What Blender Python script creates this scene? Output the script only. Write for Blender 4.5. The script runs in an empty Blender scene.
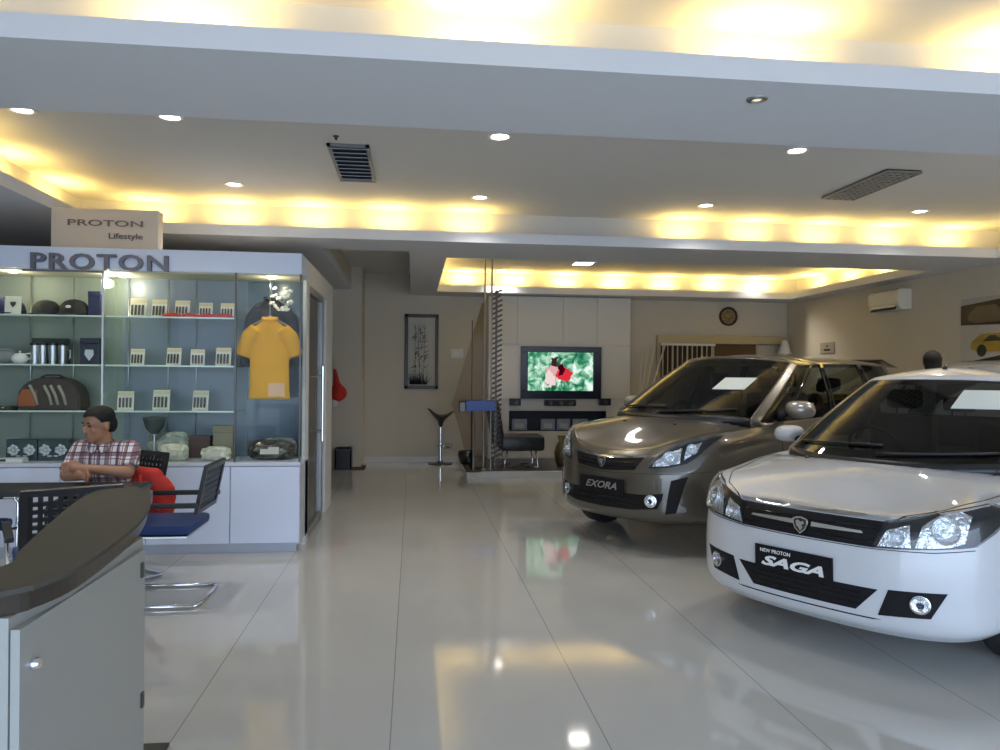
import bpy, bmesh, math, random
import numpy as np
from mathutils import Vector, Matrix
from mathutils.bvhtree import BVHTree
random.seed(7)
PI = math.pi
SC = bpy.context.scene
COL = SC.collection

# ------------------------------------------------------------------ camera
FPX = 740.0
YAW = math.atan(87 / 740.0)
RHO = math.radians(0.5)
EYE = Vector((0, 0, 1.45))
Fv = Vector((math.sin(YAW), math.cos(YAW), 0))
Rv = Vector((math.cos(YAW), -math.sin(YAW), 0))
Uv = Vector((0, 0, 1))
Iv = Rv * math.cos(RHO) + Uv * math.sin(RHO)
Jv = -Rv * math.sin(RHO) + Uv * math.cos(RHO)
cam = bpy.data.cameras.new('camera')
cam.sensor_width = 36
cam.lens = 36 * FPX / 1000
cam.clip_start = 0.05
co = bpy.data.objects.new('camera', cam)
COL.objects.link(co)
m = Matrix((Iv, Jv, -Fv)).transposed().to_4x4()
m.translation = EYE
co.matrix_world = m
SC.camera = co

def ray(px, py):
    return Fv + Iv * ((px - 500) / FPX) - Jv * ((py - 375) / FPX)
def at(px, py, Y):
    r = ray(px, py); return EYE + r * (Y / r.y)
def atx(px, py, X):
    r = ray(px, py); return EYE + r * (X / r.x)
def atz(px, py, Z):
    r = ray(px, py); return EYE + r * ((Z - 1.45) / r.z)

# --------------------------------------------------------------- materials
MATS = {}
def mat(name, col, rough=0.5, metal=0.0, coat=0.0, emit=None, estr=0.0, noise=0.0, nscale=6.0, bump=0.0, spec=0.5):
    if name in MATS: return MATS[name]
    M = bpy.data.materials.new(name); M.use_nodes = True
    nt = M.node_tree; b = nt.nodes['Principled BSDF']
    b.inputs['Base Color'].default_value = (*col, 1)
    b.inputs['Roughness'].default_value = rough
    b.inputs['Metallic'].default_value = metal
    b.inputs['Coat Weight'].default_value = coat
    b.inputs['Coat Roughness'].default_value = 0.04
    b.inputs['Specular IOR Level'].default_value = spec
    if emit:
        b.inputs['Emission Color'].default_value = (*emit, 1)
        b.inputs['Emission Strength'].default_value = estr
    tc = nt.nodes.new('ShaderNodeTexCoord')
    n = nt.nodes.new('ShaderNodeTexNoise'); n.inputs['Scale'].default_value = nscale; n.inputs['Detail'].default_value = 4
    nt.links.new(tc.outputs['Object'], n.inputs['Vector'])
    mx = nt.nodes.new('ShaderNodeMix'); mx.data_type = 'RGBA'
    k = max(noise, 0.02)
    mx.inputs[6].default_value = (*[c * (1 - k) for c in col], 1)
    mx.inputs[7].default_value = (*[min(1, c * (1 + k)) for c in col], 1)
    nt.links.new(n.outputs['Fac'], mx.inputs[0])
    nt.links.new(mx.outputs[2], b.inputs['Base Color'])
    if bump:
        bp = nt.nodes.new('ShaderNodeBump'); bp.inputs['Strength'].default_value = bump; bp.inputs['Distance'].default_value = 0.01
        nt.links.new(n.outputs['Fac'], bp.inputs['Height']); nt.links.new(bp.outputs['Normal'], b.inputs['Normal'])
    MATS[name] = M
    return M

def glassmat(name, tint=(0.9, 0.96, 0.94), refl=1.0, rough=0.0):
    """thin pane: tinted see-through plus mirror reflection by angle"""
    if name in MATS: return MATS[name]
    M = bpy.data.materials.new(name); M.use_nodes = True
    nt = M.node_tree; nt.nodes.clear()
    o = nt.nodes.new('ShaderNodeOutputMaterial'); t = nt.nodes.new('ShaderNodeBsdfTransparent'); t.inputs[0].default_value = (*tint, 1)
    g = nt.nodes.new('ShaderNodeBsdfGlossy'); g.inputs['Roughness'].default_value = rough; g.inputs[0].default_value = (1, 1, 1, 1)
    fr = nt.nodes.new('ShaderNodeFresnel'); fr.inputs[0].default_value = 1.5
    ml = nt.nodes.new('ShaderNodeMath'); ml.operation = 'MULTIPLY'; ml.inputs[1].default_value = refl
    mx = nt.nodes.new('ShaderNodeMixShader')
    nt.links.new(fr.outputs[0], ml.inputs[0]); nt.links.new(ml.outputs[0], mx.inputs[0])
    nt.links.new(t.outputs[0], mx.inputs[1]); nt.links.new(g.outputs[0], mx.inputs[2]); nt.links.new(mx.outputs[0], o.inputs[0])
    MATS[name] = M
    return M

wall_m = mat('wall_paint', (0.68, 0.62, 0.51), 0.75, noise=0.03)
ceil_m = mat('ceiling_paint', (0.70, 0.70, 0.69), 0.8, noise=0.02)
beam_m = mat('soffit_paint', (0.71, 0.735, 0.79), 0.7, noise=0.02)
cab_m = mat('cabinet_laminate', (0.66, 0.73, 0.88), 0.35, noise=0.02)
cabfr_m = mat('cabinet_edge', (0.50, 0.53, 0.60), 0.4)
wht = mat('white_plastic', (0.82, 0.82, 0.80), 0.4)
blk = mat('black_plastic', (0.014, 0.015, 0.018), 0.35)
blkg = mat('black_gloss', (0.006, 0.006, 0.008), 0.08)
chrome = mat('chrome', (0.80, 0.81, 0.83), 0.1, 1.0)
alu = mat('aluminium', (0.62, 0.64, 0.66), 0.3, 1.0)
steel = mat('brushed_steel', (0.45, 0.46, 0.47), 0.28, 1.0)
dkmetal = mat('dark_metal', (0.10, 0.095, 0.09), 0.35, 0.8)
glass = glassmat('clear_glass', (0.965, 0.985, 0.98), 0.15)
glassdoor = glassmat('door_glass', (0.75, 0.82, 0.82), 1.0)
shelfglass = glassmat('shelf_glass', (0.86, 0.95, 0.92), 1.3)
red_m = mat('red_cloth', (0.55, 0.03, 0.02), 0.75, noise=0.2, bump=0.4)
blue_m = mat('blue_fabric', (0.022, 0.05, 0.17), 0.8, noise=0.2, nscale=60)
yellow_m = mat('yellow_cloth', (0.82, 0.40, 0.004), 0.8, noise=0.08, bump=0.2)
skin_m = mat('skin', (0.38, 0.19, 0.11), 0.5, noise=0.06, nscale=20)
hair_m = mat('black_hair', (0.007, 0.006, 0.006), 0.8, noise=0.3, nscale=60)

# ----------------------------------------------------------------- helpers
def root_of(o):
    while o.parent is not None: o = o.parent
    return o
def link(name, me, m=None, parent=None, world=True, smooth=False, label=None):
    o = bpy.data.objects.new(name, me); COL.objects.link(o)
    if m is not None:
        for k in (m if isinstance(m, (list, tuple)) else [m]): me.materials.append(k)
    if smooth:
        for p in me.polygons: p.use_smooth = True
        if smooth is not True: me.set_sharp_from_angle(angle=smooth)
    if parent is not None:
        o.parent = parent
        if world: me.transform(root_of(parent).matrix_basis.inverted())
    if label: o['label'] = label
    return o
def obj(name, bm, m=None, parent=None, world=True, smooth=False, label=None):
    me = bpy.data.meshes.new(name)
    bmesh.ops.recalc_face_normals(bm, faces=bm.faces)
    bm.to_mesh(me); bm.free()
    return link(name, me, m, parent, world, smooth, label)
def base_origin(o):
    """move a one-mesh thing's origin to the middle of its base"""
    vs = [v.co for v in o.data.vertices]
    a = Vector((min(v.x for v in vs), min(v.y for v in vs), min(v.z for v in vs)))
    b = Vector((max(v.x for v in vs), max(v.y for v in vs), max(v.z for v in vs)))
    c = Vector(((a.x + b.x) / 2, (a.y + b.y) / 2, a.z))
    o.data.transform(Matrix.Translation(-c)); o.location = c
    return o
def tag(o, label, cat, group=None, recenter=True):
    o['label'] = label; o['category'] = cat
    if group: o['group'] = group
    if o.type == 'MESH' and recenter and o.location.length == 0: base_origin(o)
    return o
def thing(name, label, cat, loc=(0, 0, 0), rz=0.0, group=None):
    o = bpy.data.objects.new(name, None); COL.objects.link(o)
    o.empty_display_size = 0.1
    o.location = loc; o.rotation_euler = (0, 0, rz)
    o.matrix_basis = Matrix.Translation(loc) @ Matrix.Rotation(rz, 4, 'Z')
    o['label'] = label; o['category'] = cat
    if group: o['group'] = group
    return o
def struct(name, bm, m):
    o = obj(name, bm, m); o['kind'] = 'structure'; return o
def kids(o): return [c for c in COL.objects if c.parent == o]
def dup(o, loc=None, rz=None, label=None, parent=None, scale=None):
    c = o.copy(); COL.objects.link(c)
    if parent is not None: c.parent = parent
    if loc is not None: c.location = loc
    if rz is not None: c.rotation_euler = (0, 0, rz)
    if scale is not None: c.scale = (scale,) * 3
    if label: c['label'] = label
    for ch in kids(o): dup(ch, parent=c)
    return c
def NB(): return bmesh.new()
def bx(bm, x0, x1, y0, y1, z0, z1, bev=0.0, M=None):
    r = bmesh.ops.create_cube(bm, size=1)
    vs = r['verts']
    for v in vs:
        v.co = Vector(((x0 + x1) / 2 + v.co.x * (x1 - x0), (y0 + y1) / 2 + v.co.y * (y1 - y0), (z0 + z1) / 2 + v.co.z * (z1 - z0)))
        if M: v.co = M @ v.co
    if bev:
        es = list({e for v in vs for e in v.link_edges})
        bmesh.ops.bevel(bm, geom=es, offset=bev, segments=2, profile=0.6, affect='EDGES', clamp_overlap=True)
    return bm
def box(*a, **k): return bx(NB(), *a, **k)
def tube(bm, pts, r, n=8, caps=True):
    pts = [Vector(p) for p in pts]
    rs = r if isinstance(r, (list, tuple)) else [r] * len(pts)
    rings = []; up = None
    for i, p in enumerate(pts):
        t = (pts[min(i + 1, len(pts) - 1)] - pts[max(i - 1, 0)]).normalized()
        if up is None: up = Vector((0, 0, 1)) if abs(t.z) < 0.9 else Vector((1, 0, 0))
        a = t.cross(up).normalized(); up = a.cross(t).normalized()
        rings.append([bm.verts.new(p + (a * math.cos(2 * PI * k / n) + up * math.sin(2 * PI * k / n)) * rs[i]) for k in range(n)])
    for A, B in zip(rings, rings[1:]):
        for k in range(n): bm.faces.new((A[k], A[(k + 1) % n], B[(k + 1) % n], B[k]))
    if caps:
        bm.faces.new(rings[0]); bm.faces.new(rings[-1])
    return bm
def lathe(bm, prof, n=24, M=None):
    """prof: (r,z) pairs; closed at the ends when r==0"""
    rings = []
    for r, z in prof:
        if r < 1e-6: rings.append([bm.verts.new((0, 0, z))])
        else: rings.append([bm.verts.new((r * math.cos(2 * PI * k / n), r * math.sin(2 * PI * k / n), z)) for k in range(n)])
    for A, B in zip(rings, rings[1:]):
        for k in range(n):
            k2 = (k + 1) % n
            if len(A) == 1 and len(B) == 1: continue
            if len(A) == 1: bm.faces.new((A[0], B[k2], B[k]))
            elif len(B) == 1: bm.faces.new((A[k], A[k2], B[0]))
            else: bm.faces.new((A[k], A[k2], B[k2], B[k]))
    if M:
        for R_ in rings:
            for v in R_: v.co = M @ v.co
    return bm
def prism(bm, poly, d0, d1, M=None, axis='y'):
    """poly: 2D outline in (x,z) extruded along y (axis y), or (y,z) along x, or (x,y) along z"""
    def P(a, b, d):
        v = Vector((a, d, b)) if axis == 'y' else (Vector((d, a, b)) if axis == 'x' else Vector((a, b, d)))
        return M @ v if M else v
    A = [bm.verts.new(P(a, b, d0)) for a, b in poly]; B = [bm.verts.new(P(a, b, d1)) for a, b in poly]
    n = len(poly)
    bm.faces.new(A); bm.faces.new(B)
    for k in range(n): bm.faces.new((A[k], A[(k + 1) % n], B[(k + 1) % n], B[k]))
    return bm
def TR(x, y, z, rz=0, rx=0, ry=0):
    return Matrix.Translation((x, y, z)) @ Matrix.Rotation(rz, 4, 'Z') @ Matrix.Rotation(ry, 4, 'Y') @ Matrix.Rotation(rx, 4, 'X')
def ellipsoid(bm, c, r, rot=None, seg=16):
    Mx = Matrix.Translation(c) @ (rot.to_4x4() if rot else Matrix.Identity(4)) @ Matrix.Diagonal((*r, 1))
    bmesh.ops.create_uvsphere(bm, u_segments=seg, v_segments=max(6, seg // 2), radius=1, matrix=Mx)
    return bm
def capsule(bm, p0, r0, p1, r1, n=12):
    p0 = Vector(p0); p1 = Vector(p1)
    ellipsoid(bm, p0, (r0,) * 3, seg=n); ellipsoid(bm, p1, (r1,) * 3, seg=n)
    tube(bm, [p0, p1], [r0, r1], n)
def remeshed(name, bm, voxel, m, parent=None, smooth_it=4, world=True, keep=None):
    me = bpy.data.meshes.new('t'); bmesh.ops.recalc_face_normals(bm, faces=bm.faces); bm.to_mesh(me); bm.free()
    o = bpy.data.objects.new('t', me); COL.objects.link(o)
    r = o.modifiers.new('r', 'REMESH'); r.mode = 'VOXEL'; r.voxel_size = voxel; r.use_smooth_shade = True
    s = o.modifiers.new('s', 'SMOOTH'); s.factor = 0.5; s.iterations = smooth_it
    dg = bpy.context.evaluated_depsgraph_get(); dg.update()
    me2 = bpy.data.meshes.new_from_object(o.evaluated_get(dg))
    bpy.data.objects.remove(o)
    me2.name = name
    if keep: me2 = keep(me2)
    return link(name, me2, m, parent, world, True)
def text_mesh(txt, size, depth, M, sx=1.0, shear=0.0, bold=0.0, spacing=1.0, align='CENTER'):
    """flat text in local XY plane (reads from +Z), transformed by M"""
    c = bpy.data.curves.new('t', 'FONT'); c.body = txt; c.size = size; c.extrude = depth / 2; c.shear = shear; c.offset = bold
    c.space_character = spacing; c.align_x = align; c.align_y = 'CENTER'; c.resolution_u = 3
    o = bpy.data.objects.new('t', c); COL.objects.link(o)
    dg = bpy.context.evaluated_depsgraph_get(); dg.update()
    me = bpy.data.meshes.new_from_object(o.evaluated_get(dg))
    bpy.data.objects.remove(o); me.materials.clear()
    me.transform(M @ Matrix.Diagonal((sx, 1, 1, 1)))
    return me
STAND = Matrix.Rotation(PI / 2, 4, 'X')      # text standing up, read from -Y
def me_fit(me, x0, x1, z0, z1, Y):
    """fit a mesh that already stands in the XZ plane into a rectangle at depth Y (front face at Y)"""
    co_ = [v.co for v in me.vertices]
    a0, a1 = min(v.x for v in co_), max(v.x for v in co_); b0, b1 = min(v.z for v in co_), max(v.z for v in co_)
    y1 = max(v.y for v in co_)
    for v in me.vertices:
        v.co.x = x0 + (v.co.x - a0) / (a1 - a0) * (x1 - x0); v.co.z = z0 + (v.co.z - b0) / (b1 - b0) * (z1 - z0); v.co.y += Y - y1
    return me
# ================================================================ THE ROOM
XL, XR, YF, YB = -4.6, 6.5, -3.0, 12.3
Z1, Z2 = 2.75, 3.10          # soffit underside, raised ceiling
# floor with large polished tiles
FM = bpy.data.materials.new('polished_tiles'); FM.use_nodes = True
nt = FM.node_tree; b = nt.nodes['Principled BSDF']
tc = nt.nodes.new('ShaderNodeTexCoord'); mp = nt.nodes.new('ShaderNodeMapping')
mp.inputs['Location'].default_value = (0.93 + 0.002, 10.0, 0)
br = nt.nodes.new('ShaderNodeTexBrick'); br.offset = 0; br.squash = 1
br.inputs['Scale'].default_value = 1; br.inputs['Brick Width'].default_value = 0.855; br.inputs['Row Height'].default_value = 40
br.inputs['Mortar Size'].default_value = 0.003; br.inputs['Mortar Smooth'].default_value = 0.2
br.inputs['Color1'].default_value = (0.57, 0.57, 0.55, 1); br.inputs['Color2'].default_value = (0.58, 0.58, 0.56, 1); br.inputs['Mortar'].default_value = (0.33, 0.33, 0.32, 1)
ns = nt.nodes.new('ShaderNodeTexNoise'); ns.inputs['Scale'].default_value = 1.3; ns.inputs['Detail'].default_value = 5
mx = nt.nodes.new('ShaderNodeMix'); mx.data_type = 'RGBA'; mx.blend_type = 'MULTIPLY'; mx.inputs[0].default_value = 0.15
nt.links.new(tc.outputs['Object'], mp.inputs[0]); nt.links.new(mp.outputs[0], br.inputs[0]); nt.links.new(tc.outputs['Object'], ns.inputs[0])
nt.links.new(br.outputs[0], mx.inputs[6]); nt.links.new(ns.outputs[0], mx.inputs[7]); nt.links.new(mx.outputs[2], b.inputs['Base Color'])
b.inputs['Roughness'].default_value = 0.065; b.inputs['Specular IOR Level'].default_value = 0.85
struct('floor', box(XL, XR, YF, YB, -0.12, 0), FM)
# walls
struct('wall_right', box(XR, XR + 0.15, YF, YB, 0, 3.3), wall_m)
struct('wall_left', box(XL - 0.15, XL, YF, YB, 0, 3.3), wall_m)
bm = NB(); bx(bm, XL, XR, YB, YB + 0.15, 0, 3.3); struct('wall_back', bm, wall_m)
struct('wall_alcove', box(XL, -0.79, 11.6, YB, 0, 3.3), wall_m)
struct('wall_front', box(XL, XR, YF - 0.15, YF, 2.75, 3.3), wall_m)
struct('baseboard_back', box(-0.79, 0.76, YB - 0.015, YB, 0, 0.09), mat('baseboard_white', (0.72, 0.70, 0.66), 0.3))
struct('baseboard_right', box(XR - 0.015, XR, YF, YB, 0, 0.09), MATS['baseboard_white'])
struct('ceiling', box(XL, XR, YF, YB, Z2, Z2 + 0.15), ceil_m)
# soffits: plates at Z1 around four openings
T = 0.10
R1 = (-2.95, 6.2, 0.2, 3.09); R2 = (-2.88, 6.2, 3.93, 7.25); R3 = (0.36, 6.2, 8.25, 11.62); R4 = (-0.96, -0.05, 7.9, YB)
bm = NB()
for p in [(XL, XR, YF, R1[2]), (XL, R1[0], R1[2], R1[3]), (R1[1], XR, R1[2], R1[3]), (XL, XR, R1[3], R2[2]),
          (XL, R2[0], R2[2], R2[3]), (R2[1], XR, R2[2], R2[3]), (XL, XR, R2[3], R4[2]),
          (XL, R4[0], R4[2], YB), (R4[1], XR, R4[2], R3[2]), (R4[1], R3[0], R3[2], R3[3]), (R3[1], XR, R3[2], R3[3]), (R4[1], XR, R3[3], YB)]:
    bx(bm, *p, Z1, Z1 + T)
struct('trim_1', bm, beam_m)
# upright walls of the recesses, set back behind the lip so the tubes lie in a trough
bm = NB(); S = 0.30
for (a, b_, c, d) in (R1, R2, R3):
    w = 0.04
    bx(bm, a - S - w, b_ + S, d + S, d + S + w, Z1 + T, Z2)
    bx(bm, a - S - w, b_ + S, c - S - w, c - S, Z1 + T, Z2)
    bx(bm, a - S - w, a - S, c - S, d + S, Z1 + T, Z2)
    bx(bm, min(b_ + S, XR - 0.02), min(b_ + S, XR - .02) + 0.015, c - S, d + S, Z1 + T, Z2)
struct('trim_2', bm, ceil_m)
bm = NB(); bx(bm, R4[1], R4[1] + 0.05, R4[2], R3[2] - S - .04, Z1 + T, Z2); bx(bm, R4[0], R4[1], R4[2] - 0.05, R4[2], Z1 + T, Z2); bx(bm, R4[0] - 0.05, R4[0], R4[2], YB, Z1 + T, Z2)
struct('trim_3', bm, wall_m)

def area(name, loc, rot, sx, sy, power, col, spread=PI):
    l = bpy.data.lights.new(name, 'AREA'); l.shape = 'RECTANGLE'; l.size = sx; l.size_y = sy; l.energy = power; l.color = col; l.spread = spread
    o = bpy.data.objects.new(name, l); COL.objects.link(o); o.location = loc; o.rotation_euler = rot
    return o
WARM = (1.0, 0.66, 0.17)
def cove(R, step, ln, sides, pw, skip=()):
    a, b_, c, d = R; z = Z1 + T + 0.035; o = S * 0.55
    if 'far' in sides:
        n = int((b_ - a) / step)
        for i in range(n):
            x = a + (b_ - a) * (i + 0.5) / n
            if any(s0 < x < s1 for s0, s1 in skip): continue
            area('cove_light', (x, d + o, z), (PI, 0, 0), ln, 0.04, pw, WARM)
    if 'left' in sides:
        n = int((d - c) / step)
        for i in range(n): area('cove_light', (a - o, c + (d - c) * (i + 0.5) / n, z), (PI, 0, PI / 2), ln, 0.04, pw, WARM)
    if 'right' in sides:
        n = int((d - c) / step)
        for i in range(n): area('cove_light', (b_ + o * .8, c + (d - c) * (i + 0.5) / n, z), (PI, 0, PI / 2), ln, 0.04, pw, WARM)
COVE = 1.0
cove(R1, 1.15, 0.50, ('far',), 7 * COVE)
cove(R2, 0.74, 0.36, ('far', 'left', 'right'), 4.3 * COVE, skip=((1.0, 2.35),))
cove(R3, 0.74, 0.38, ('far', 'left', 'right'), 7.5 * COVE)

# daylight through the open shop front behind the camera
W = bpy.data.worlds.new('world'); SC.world = W; W.use_nodes = True
wt = W.node_tree; bg = wt.nodes['Background']; bg.inputs[1].default_value = 1.0
wc = wt.nodes.new('ShaderNodeTexCoord'); ws = wt.nodes.new('ShaderNodeSeparateXYZ'); wm = wt.nodes.new('ShaderNodeMapRange'); wr = wt.nodes.new('ShaderNodeValToRGB')
wm.inputs[1].default_value = -1; wm.inputs[2].default_value = 1
wt.links.new(wc.outputs['Generated'], ws.inputs[0]); wt.links.new(ws.outputs[2], wm.inputs[0]); wt.links.new(wm.outputs[0], wr.inputs[0]); wt.links.new(wr.outputs[0], bg.inputs[0])
we = wr.color_ramp.elements          # pavement, street and buildings, sky
we[0].position = 0.0; we[0].color = (1.7, 2.0, 2.3, 1); we[1].position = 1.0; we[1].color = (3.6, 4.8, 6.6, 1)
for ps, cl in ((0.47, (1.9, 2.25, 2.7, 1)), (0.50, (2.3, 2.8, 3.6, 1)), (0.56, (2.9, 3.5, 4.5, 1)), (0.62, (3.6, 4.5, 5.8, 1))):
    q = we.new(ps); q.color = cl
pl = area('shopfront_daylight', ((XL + XR) / 2, YF - 0.05, 1.4), (PI / 2, 0, 0), XR - XL, 2.6, 0, (1, 1, 1))
pl.data.cycles.is_portal = True
pl.rotation_euler = (PI / 2, 0, 0)
SC.view_settings.view_transform = 'Standard'; SC.view_settings.look = 'None'; SC.view_settings.gamma = 1; SC.view_settings.use_curve_mapping = False
SC.view_settings.exposure = 0.0
SC.cycles.transparent_max_bounces = 24
SC.cycles.sample_clamp_indirect = 4

# ------------------------------------------------------ ceiling fittings
lens_m = mat('lamp_lens', (1, 1, 1), 0.4, emit=(1, 0.93, 0.85), estr=22)
DL = [((22, 109), 'round recessed downlight at the far left of the nearer ceiling row'), ((170, 116), 'round recessed downlight second from the left in the nearer ceiling row'),
      ((500, 136), 'round recessed downlight in the middle of the nearer ceiling row'), ((797, 150), 'round recessed downlight at the right of the nearer ceiling row'),
      ((234, 184), 'round recessed downlight above the cabinet sign, left in the farther row'), ((480, 197), 'round recessed downlight in the middle of the farther ceiling row'),
      ((706, 205), 'round recessed downlight above the bronze car, in the farther ceiling row'), ((920, 211), 'round recessed downlight at the far right of the farther ceiling row')]
proto = None
def downlight(p, label, z, pw=40):
    global proto
    if proto is None:
        t = thing('downlight', label, 'ceiling light', (p.x, p.y, z), 0, 'recessed downlights')
        obj('trim_ring', lathe(NB(), [(0.058, -0.004), (0.066, -0.010), (0.082, -0.008), (0.086, 0.0), (0.058, 0.0), (0.058, -0.004)], 28), wht, t, world=False, smooth=0.6)
        obj('lens', lathe(NB(), [(0, -0.003), (0.058, -0.002), (0.058, 0.0), (0, 0.0)], 24), lens_m, t, world=False)
        proto = t
    else: t = dup(proto, (p.x, p.y, z), 0, label)
    l = bpy.data.lights.new('downlight_beam', 'SPOT'); l.energy = pw; l.spot_size = 2.2; l.spot_blend = 0.8; l.shadow_soft_size = 0.05; l.color = (1, 0.93, 0.84)
    o = bpy.data.objects.new('downlight_beam', l); COL.objects.link(o); o.location = (p.x, p.y, z - 0.03)
for (q, lab) in DL: downlight(atz(*q, Z2), lab, Z2, 75 if q[0] == 920 else 40)
downlight(Vector((5.05, 4.92, Z2)), 'unseen round downlight added at the right of the nearer row to brighten the right wall', Z2, 100)  # out of view, continues the row spacing; added to brighten the right wall
downlight(atz(502, 270, Z2), 'small downlight in the far lit recess, above the pole screen', Z2, 50)
downlight(atz(753, 277, Z2), 'small downlight in the far lit recess, above the round clock', Z2, 75)
# square lamp in the soffit
p = atz(583, 263, Z1)
t = thing('panel_light', 'small square ceiling lamp set in the soffit before the far recess', 'ceiling light', (p.x, p.y, Z1))
bm = NB()
for a in ((-.13, .13, -.13, -.105), (-.13, .13, .105, .13), (-.13, -.105, -.105, .105), (.105, .13, -.105, .105)): bx(bm, *a, -0.012, 0)
obj('lamp_frame', bm, wht, t, world=False)
obj('lens', box(-.105, .105, -.105, .105, -0.006, 0), lens_m, t, world=False)
# tilted spot in the near soffit
p = atz(757, 99, Z1)
t = thing('downlight', 'dim gimbal spotlight set alone in the near ceiling beam', 'ceiling light', (p.x, p.y, Z1))
obj('trim_ring', lathe(NB(), [(0.022, -0.004), (0.028, -0.010), (0.046, -0.006), (0.05, 0), (0.022, 0), (0.022, -0.004)], 24), alu, t, world=False, smooth=0.6)
obj('lens', lathe(NB(), [(0, -0.008), (0.016, -0.005), (0.022, 0), (0, 0)], 16), mat('dim_lens', (0.9, 0.85, 0.6), 0.2, emit=(1, .8, .5), estr=0.8), t, world=False)
# smoke sensor beside the square vent
p = atz(336, 136, Z2)
o = obj('ceiling_sensor', lathe(NB(), [(0, -0.03), (0.009, -0.027), (0.012, -0.01), (0.022, -0.005), (0.022, 0), (0, 0)], 16, TR(p.x, p.y, Z2)), dkmetal, smooth=0.6)
tag(o, 'tiny dark sprinkler-like sensor on the ceiling beside the square vent', 'sensor')
# square louvred vent
c = [atz(*q, Z2) for q in ((331, 140), (366, 143), (372, 182), (343, 181))]
cx = sum(v.x for v in c) / 4; cy = sum(v.y for v in c) / 4
grey_v = mat('vent_metal', (0.26, 0.28, 0.32), 0.45, 0.3)
t = thing('ceiling_vent', 'grey louvred square air vent in the ceiling, left of centre', 'vent', (cx, cy, Z2))
hx, hy = 0.15, 0.50
bm = NB()
for a in ((-hx, hx, -hy, -hy + .03), (-hx, hx, hy - .03, hy), (-hx, -hx + .025, -hy, hy), (hx - .025, hx, -hy, hy)): bx(bm, *a, -0.02, 0)
obj('vent_frame', bm, grey_v, t, world=False)
for i in range(9):
    y = -hy + .08 + i * (2 * hy - .16) / 8
    obj('slat', bx(NB(), -hx + .025, hx - .025, -.045, .045, -.003, .003, M=TR(0, y, -0.014, rx=0.28)), grey_v, t, world=False)
obj('vent_back', box(-hx + .02, hx - .02, -hy + .02, hy - .02, -0.002, 0), mat('vent_dark', (0.11, 0.12, 0.14), 0.7), t, world=False)
# long diagonal grille vent
t = thing('ceiling_vent', 'long perforated air grille in the ceiling at the right', 'vent', (4.07 * .943, 6.25 * .943, Z2), -0.0)
bm = NB(); hx, hy = 0.15, 0.46
for i in range(6):
    x = -hx + i * 2 * hx / 5; bx(bm, x - .008, x + .008, -hy, hy, -0.026, -0.012)
for k in range(15):
    y = -hy + k * 2 * hy / 14; bx(bm, -hx, hx, y - .012, y + .012, -0.022, -0.012)
obj('grille_lattice', bm, mat('grille_light', (0.30, 0.30, 0.29), 0.4), t, world=False)
bm = NB(); bx(bm, -hx, hx, -hy, hy, -0.012, 0); obj('vent_frame', bm, mat('grille_dark', (0.05, 0.05, 0.05), 0.5), t, world=False)
# dome camera
p = atz(946, 275, Z1)
t = thing('security_camera', 'small dark dome camera under the soffit at the right', 'camera', (p.x, p.y, Z1))
obj('mount', lathe(NB(), [(0, -0.03), (0.06, -0.03), (0.065, 0), (0, 0)], 20), blk, t, world=False)
obj('dome', lathe(NB(), [(0, -0.10), (0.03, -0.095), (0.048, -0.07), (0.052, -0.03), (0, -0.03)], 20), blkg, t, world=False, smooth=True)

# ================================================================ BACK WALL
# framed plant picture
a = at(405, 314, YB); b_ = at(438, 389, YB); YP = YB - 0.03
x0, x1, z0, z1 = a.x, b_.x, b_.z, a.z
frame_m = mat('dark_wood', (0.05, 0.035, 0.025), 0.4, noise=0.2)
t = thing('framed_picture', 'tall dark framed ink picture of bamboo and grass on the back wall', 'picture', ((x0 + x1) / 2, YB, z0))
bm = NB(); w = 0.055
for q in ((x0, x1, z0, z0 + w), (x0, x1, z1 - w, z1), (x0, x0 + w, z0, z1), (x1 - w, x1, z0, z1)): bx(bm, q[0], q[1], YB - 0.045, YB - 0.002, q[2], q[3], 0.006)
obj('picture_border', bm, frame_m, t)
obj('picture_sheet', box(x0 + w, x1 - w, YB - 0.02, YB - 0.01, z0 + w, z1 - w), mat('picture_paper', (0.55, 0.54, 0.48), 0.6), t)
bm = NB(); rr = random.Random(3); xc = (x0 + x1) / 2; H_ = z1 - z0; Wd = x1 - x0
for i in range(80):      # grass blades at the foot
    xa = x0 + w + 0.03 + rr.random() * (Wd * .5); an = rr.uniform(-.9, .9); L = rr.uniform(.1, .30) * (1 - .4 * abs(an))
    za = z0 + w + 0.02
    tip = (min(max(xa + L * math.sin(an), x0 + w), x1 - w), za + L * math.cos(an))
    prism(bm, [(xa - .007, za), (xa + .007, za), tip], YB - 0.026, YB - 0.021)
for i in range(3):       # stems with leaves
    xa = x0 + w + 0.12 + i * .07
    tube(bm, [(xa, YB - .023, z0 + .15), (xa + rr.uniform(-.03, .03), YB - .023, z0 + H_ * .5), (xa + rr.uniform(-.04, .04), YB - .023, z1 - w - .12)], 0.0035, 5)
    for k in range(22):
        zz = z0 + .3 + rr.random() * (H_ - .5); an = rr.uniform(-2.4, 2.4); L = rr.uniform(.06, .13); xx = xa + rr.uniform(-.02, .02)
        ex = min(max(xx + L * math.sin(an), x0 + w), x1 - w)
        prism(bm, [(xx - .009, zz), (xx + .009, zz - .006), (ex, zz + L * math.cos(an))], YB - 0.026, YB - 0.021)
obj('ink_drawing', bm, mat('ink', (0.06, 0.065, 0.05), 0.7), t)
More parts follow.
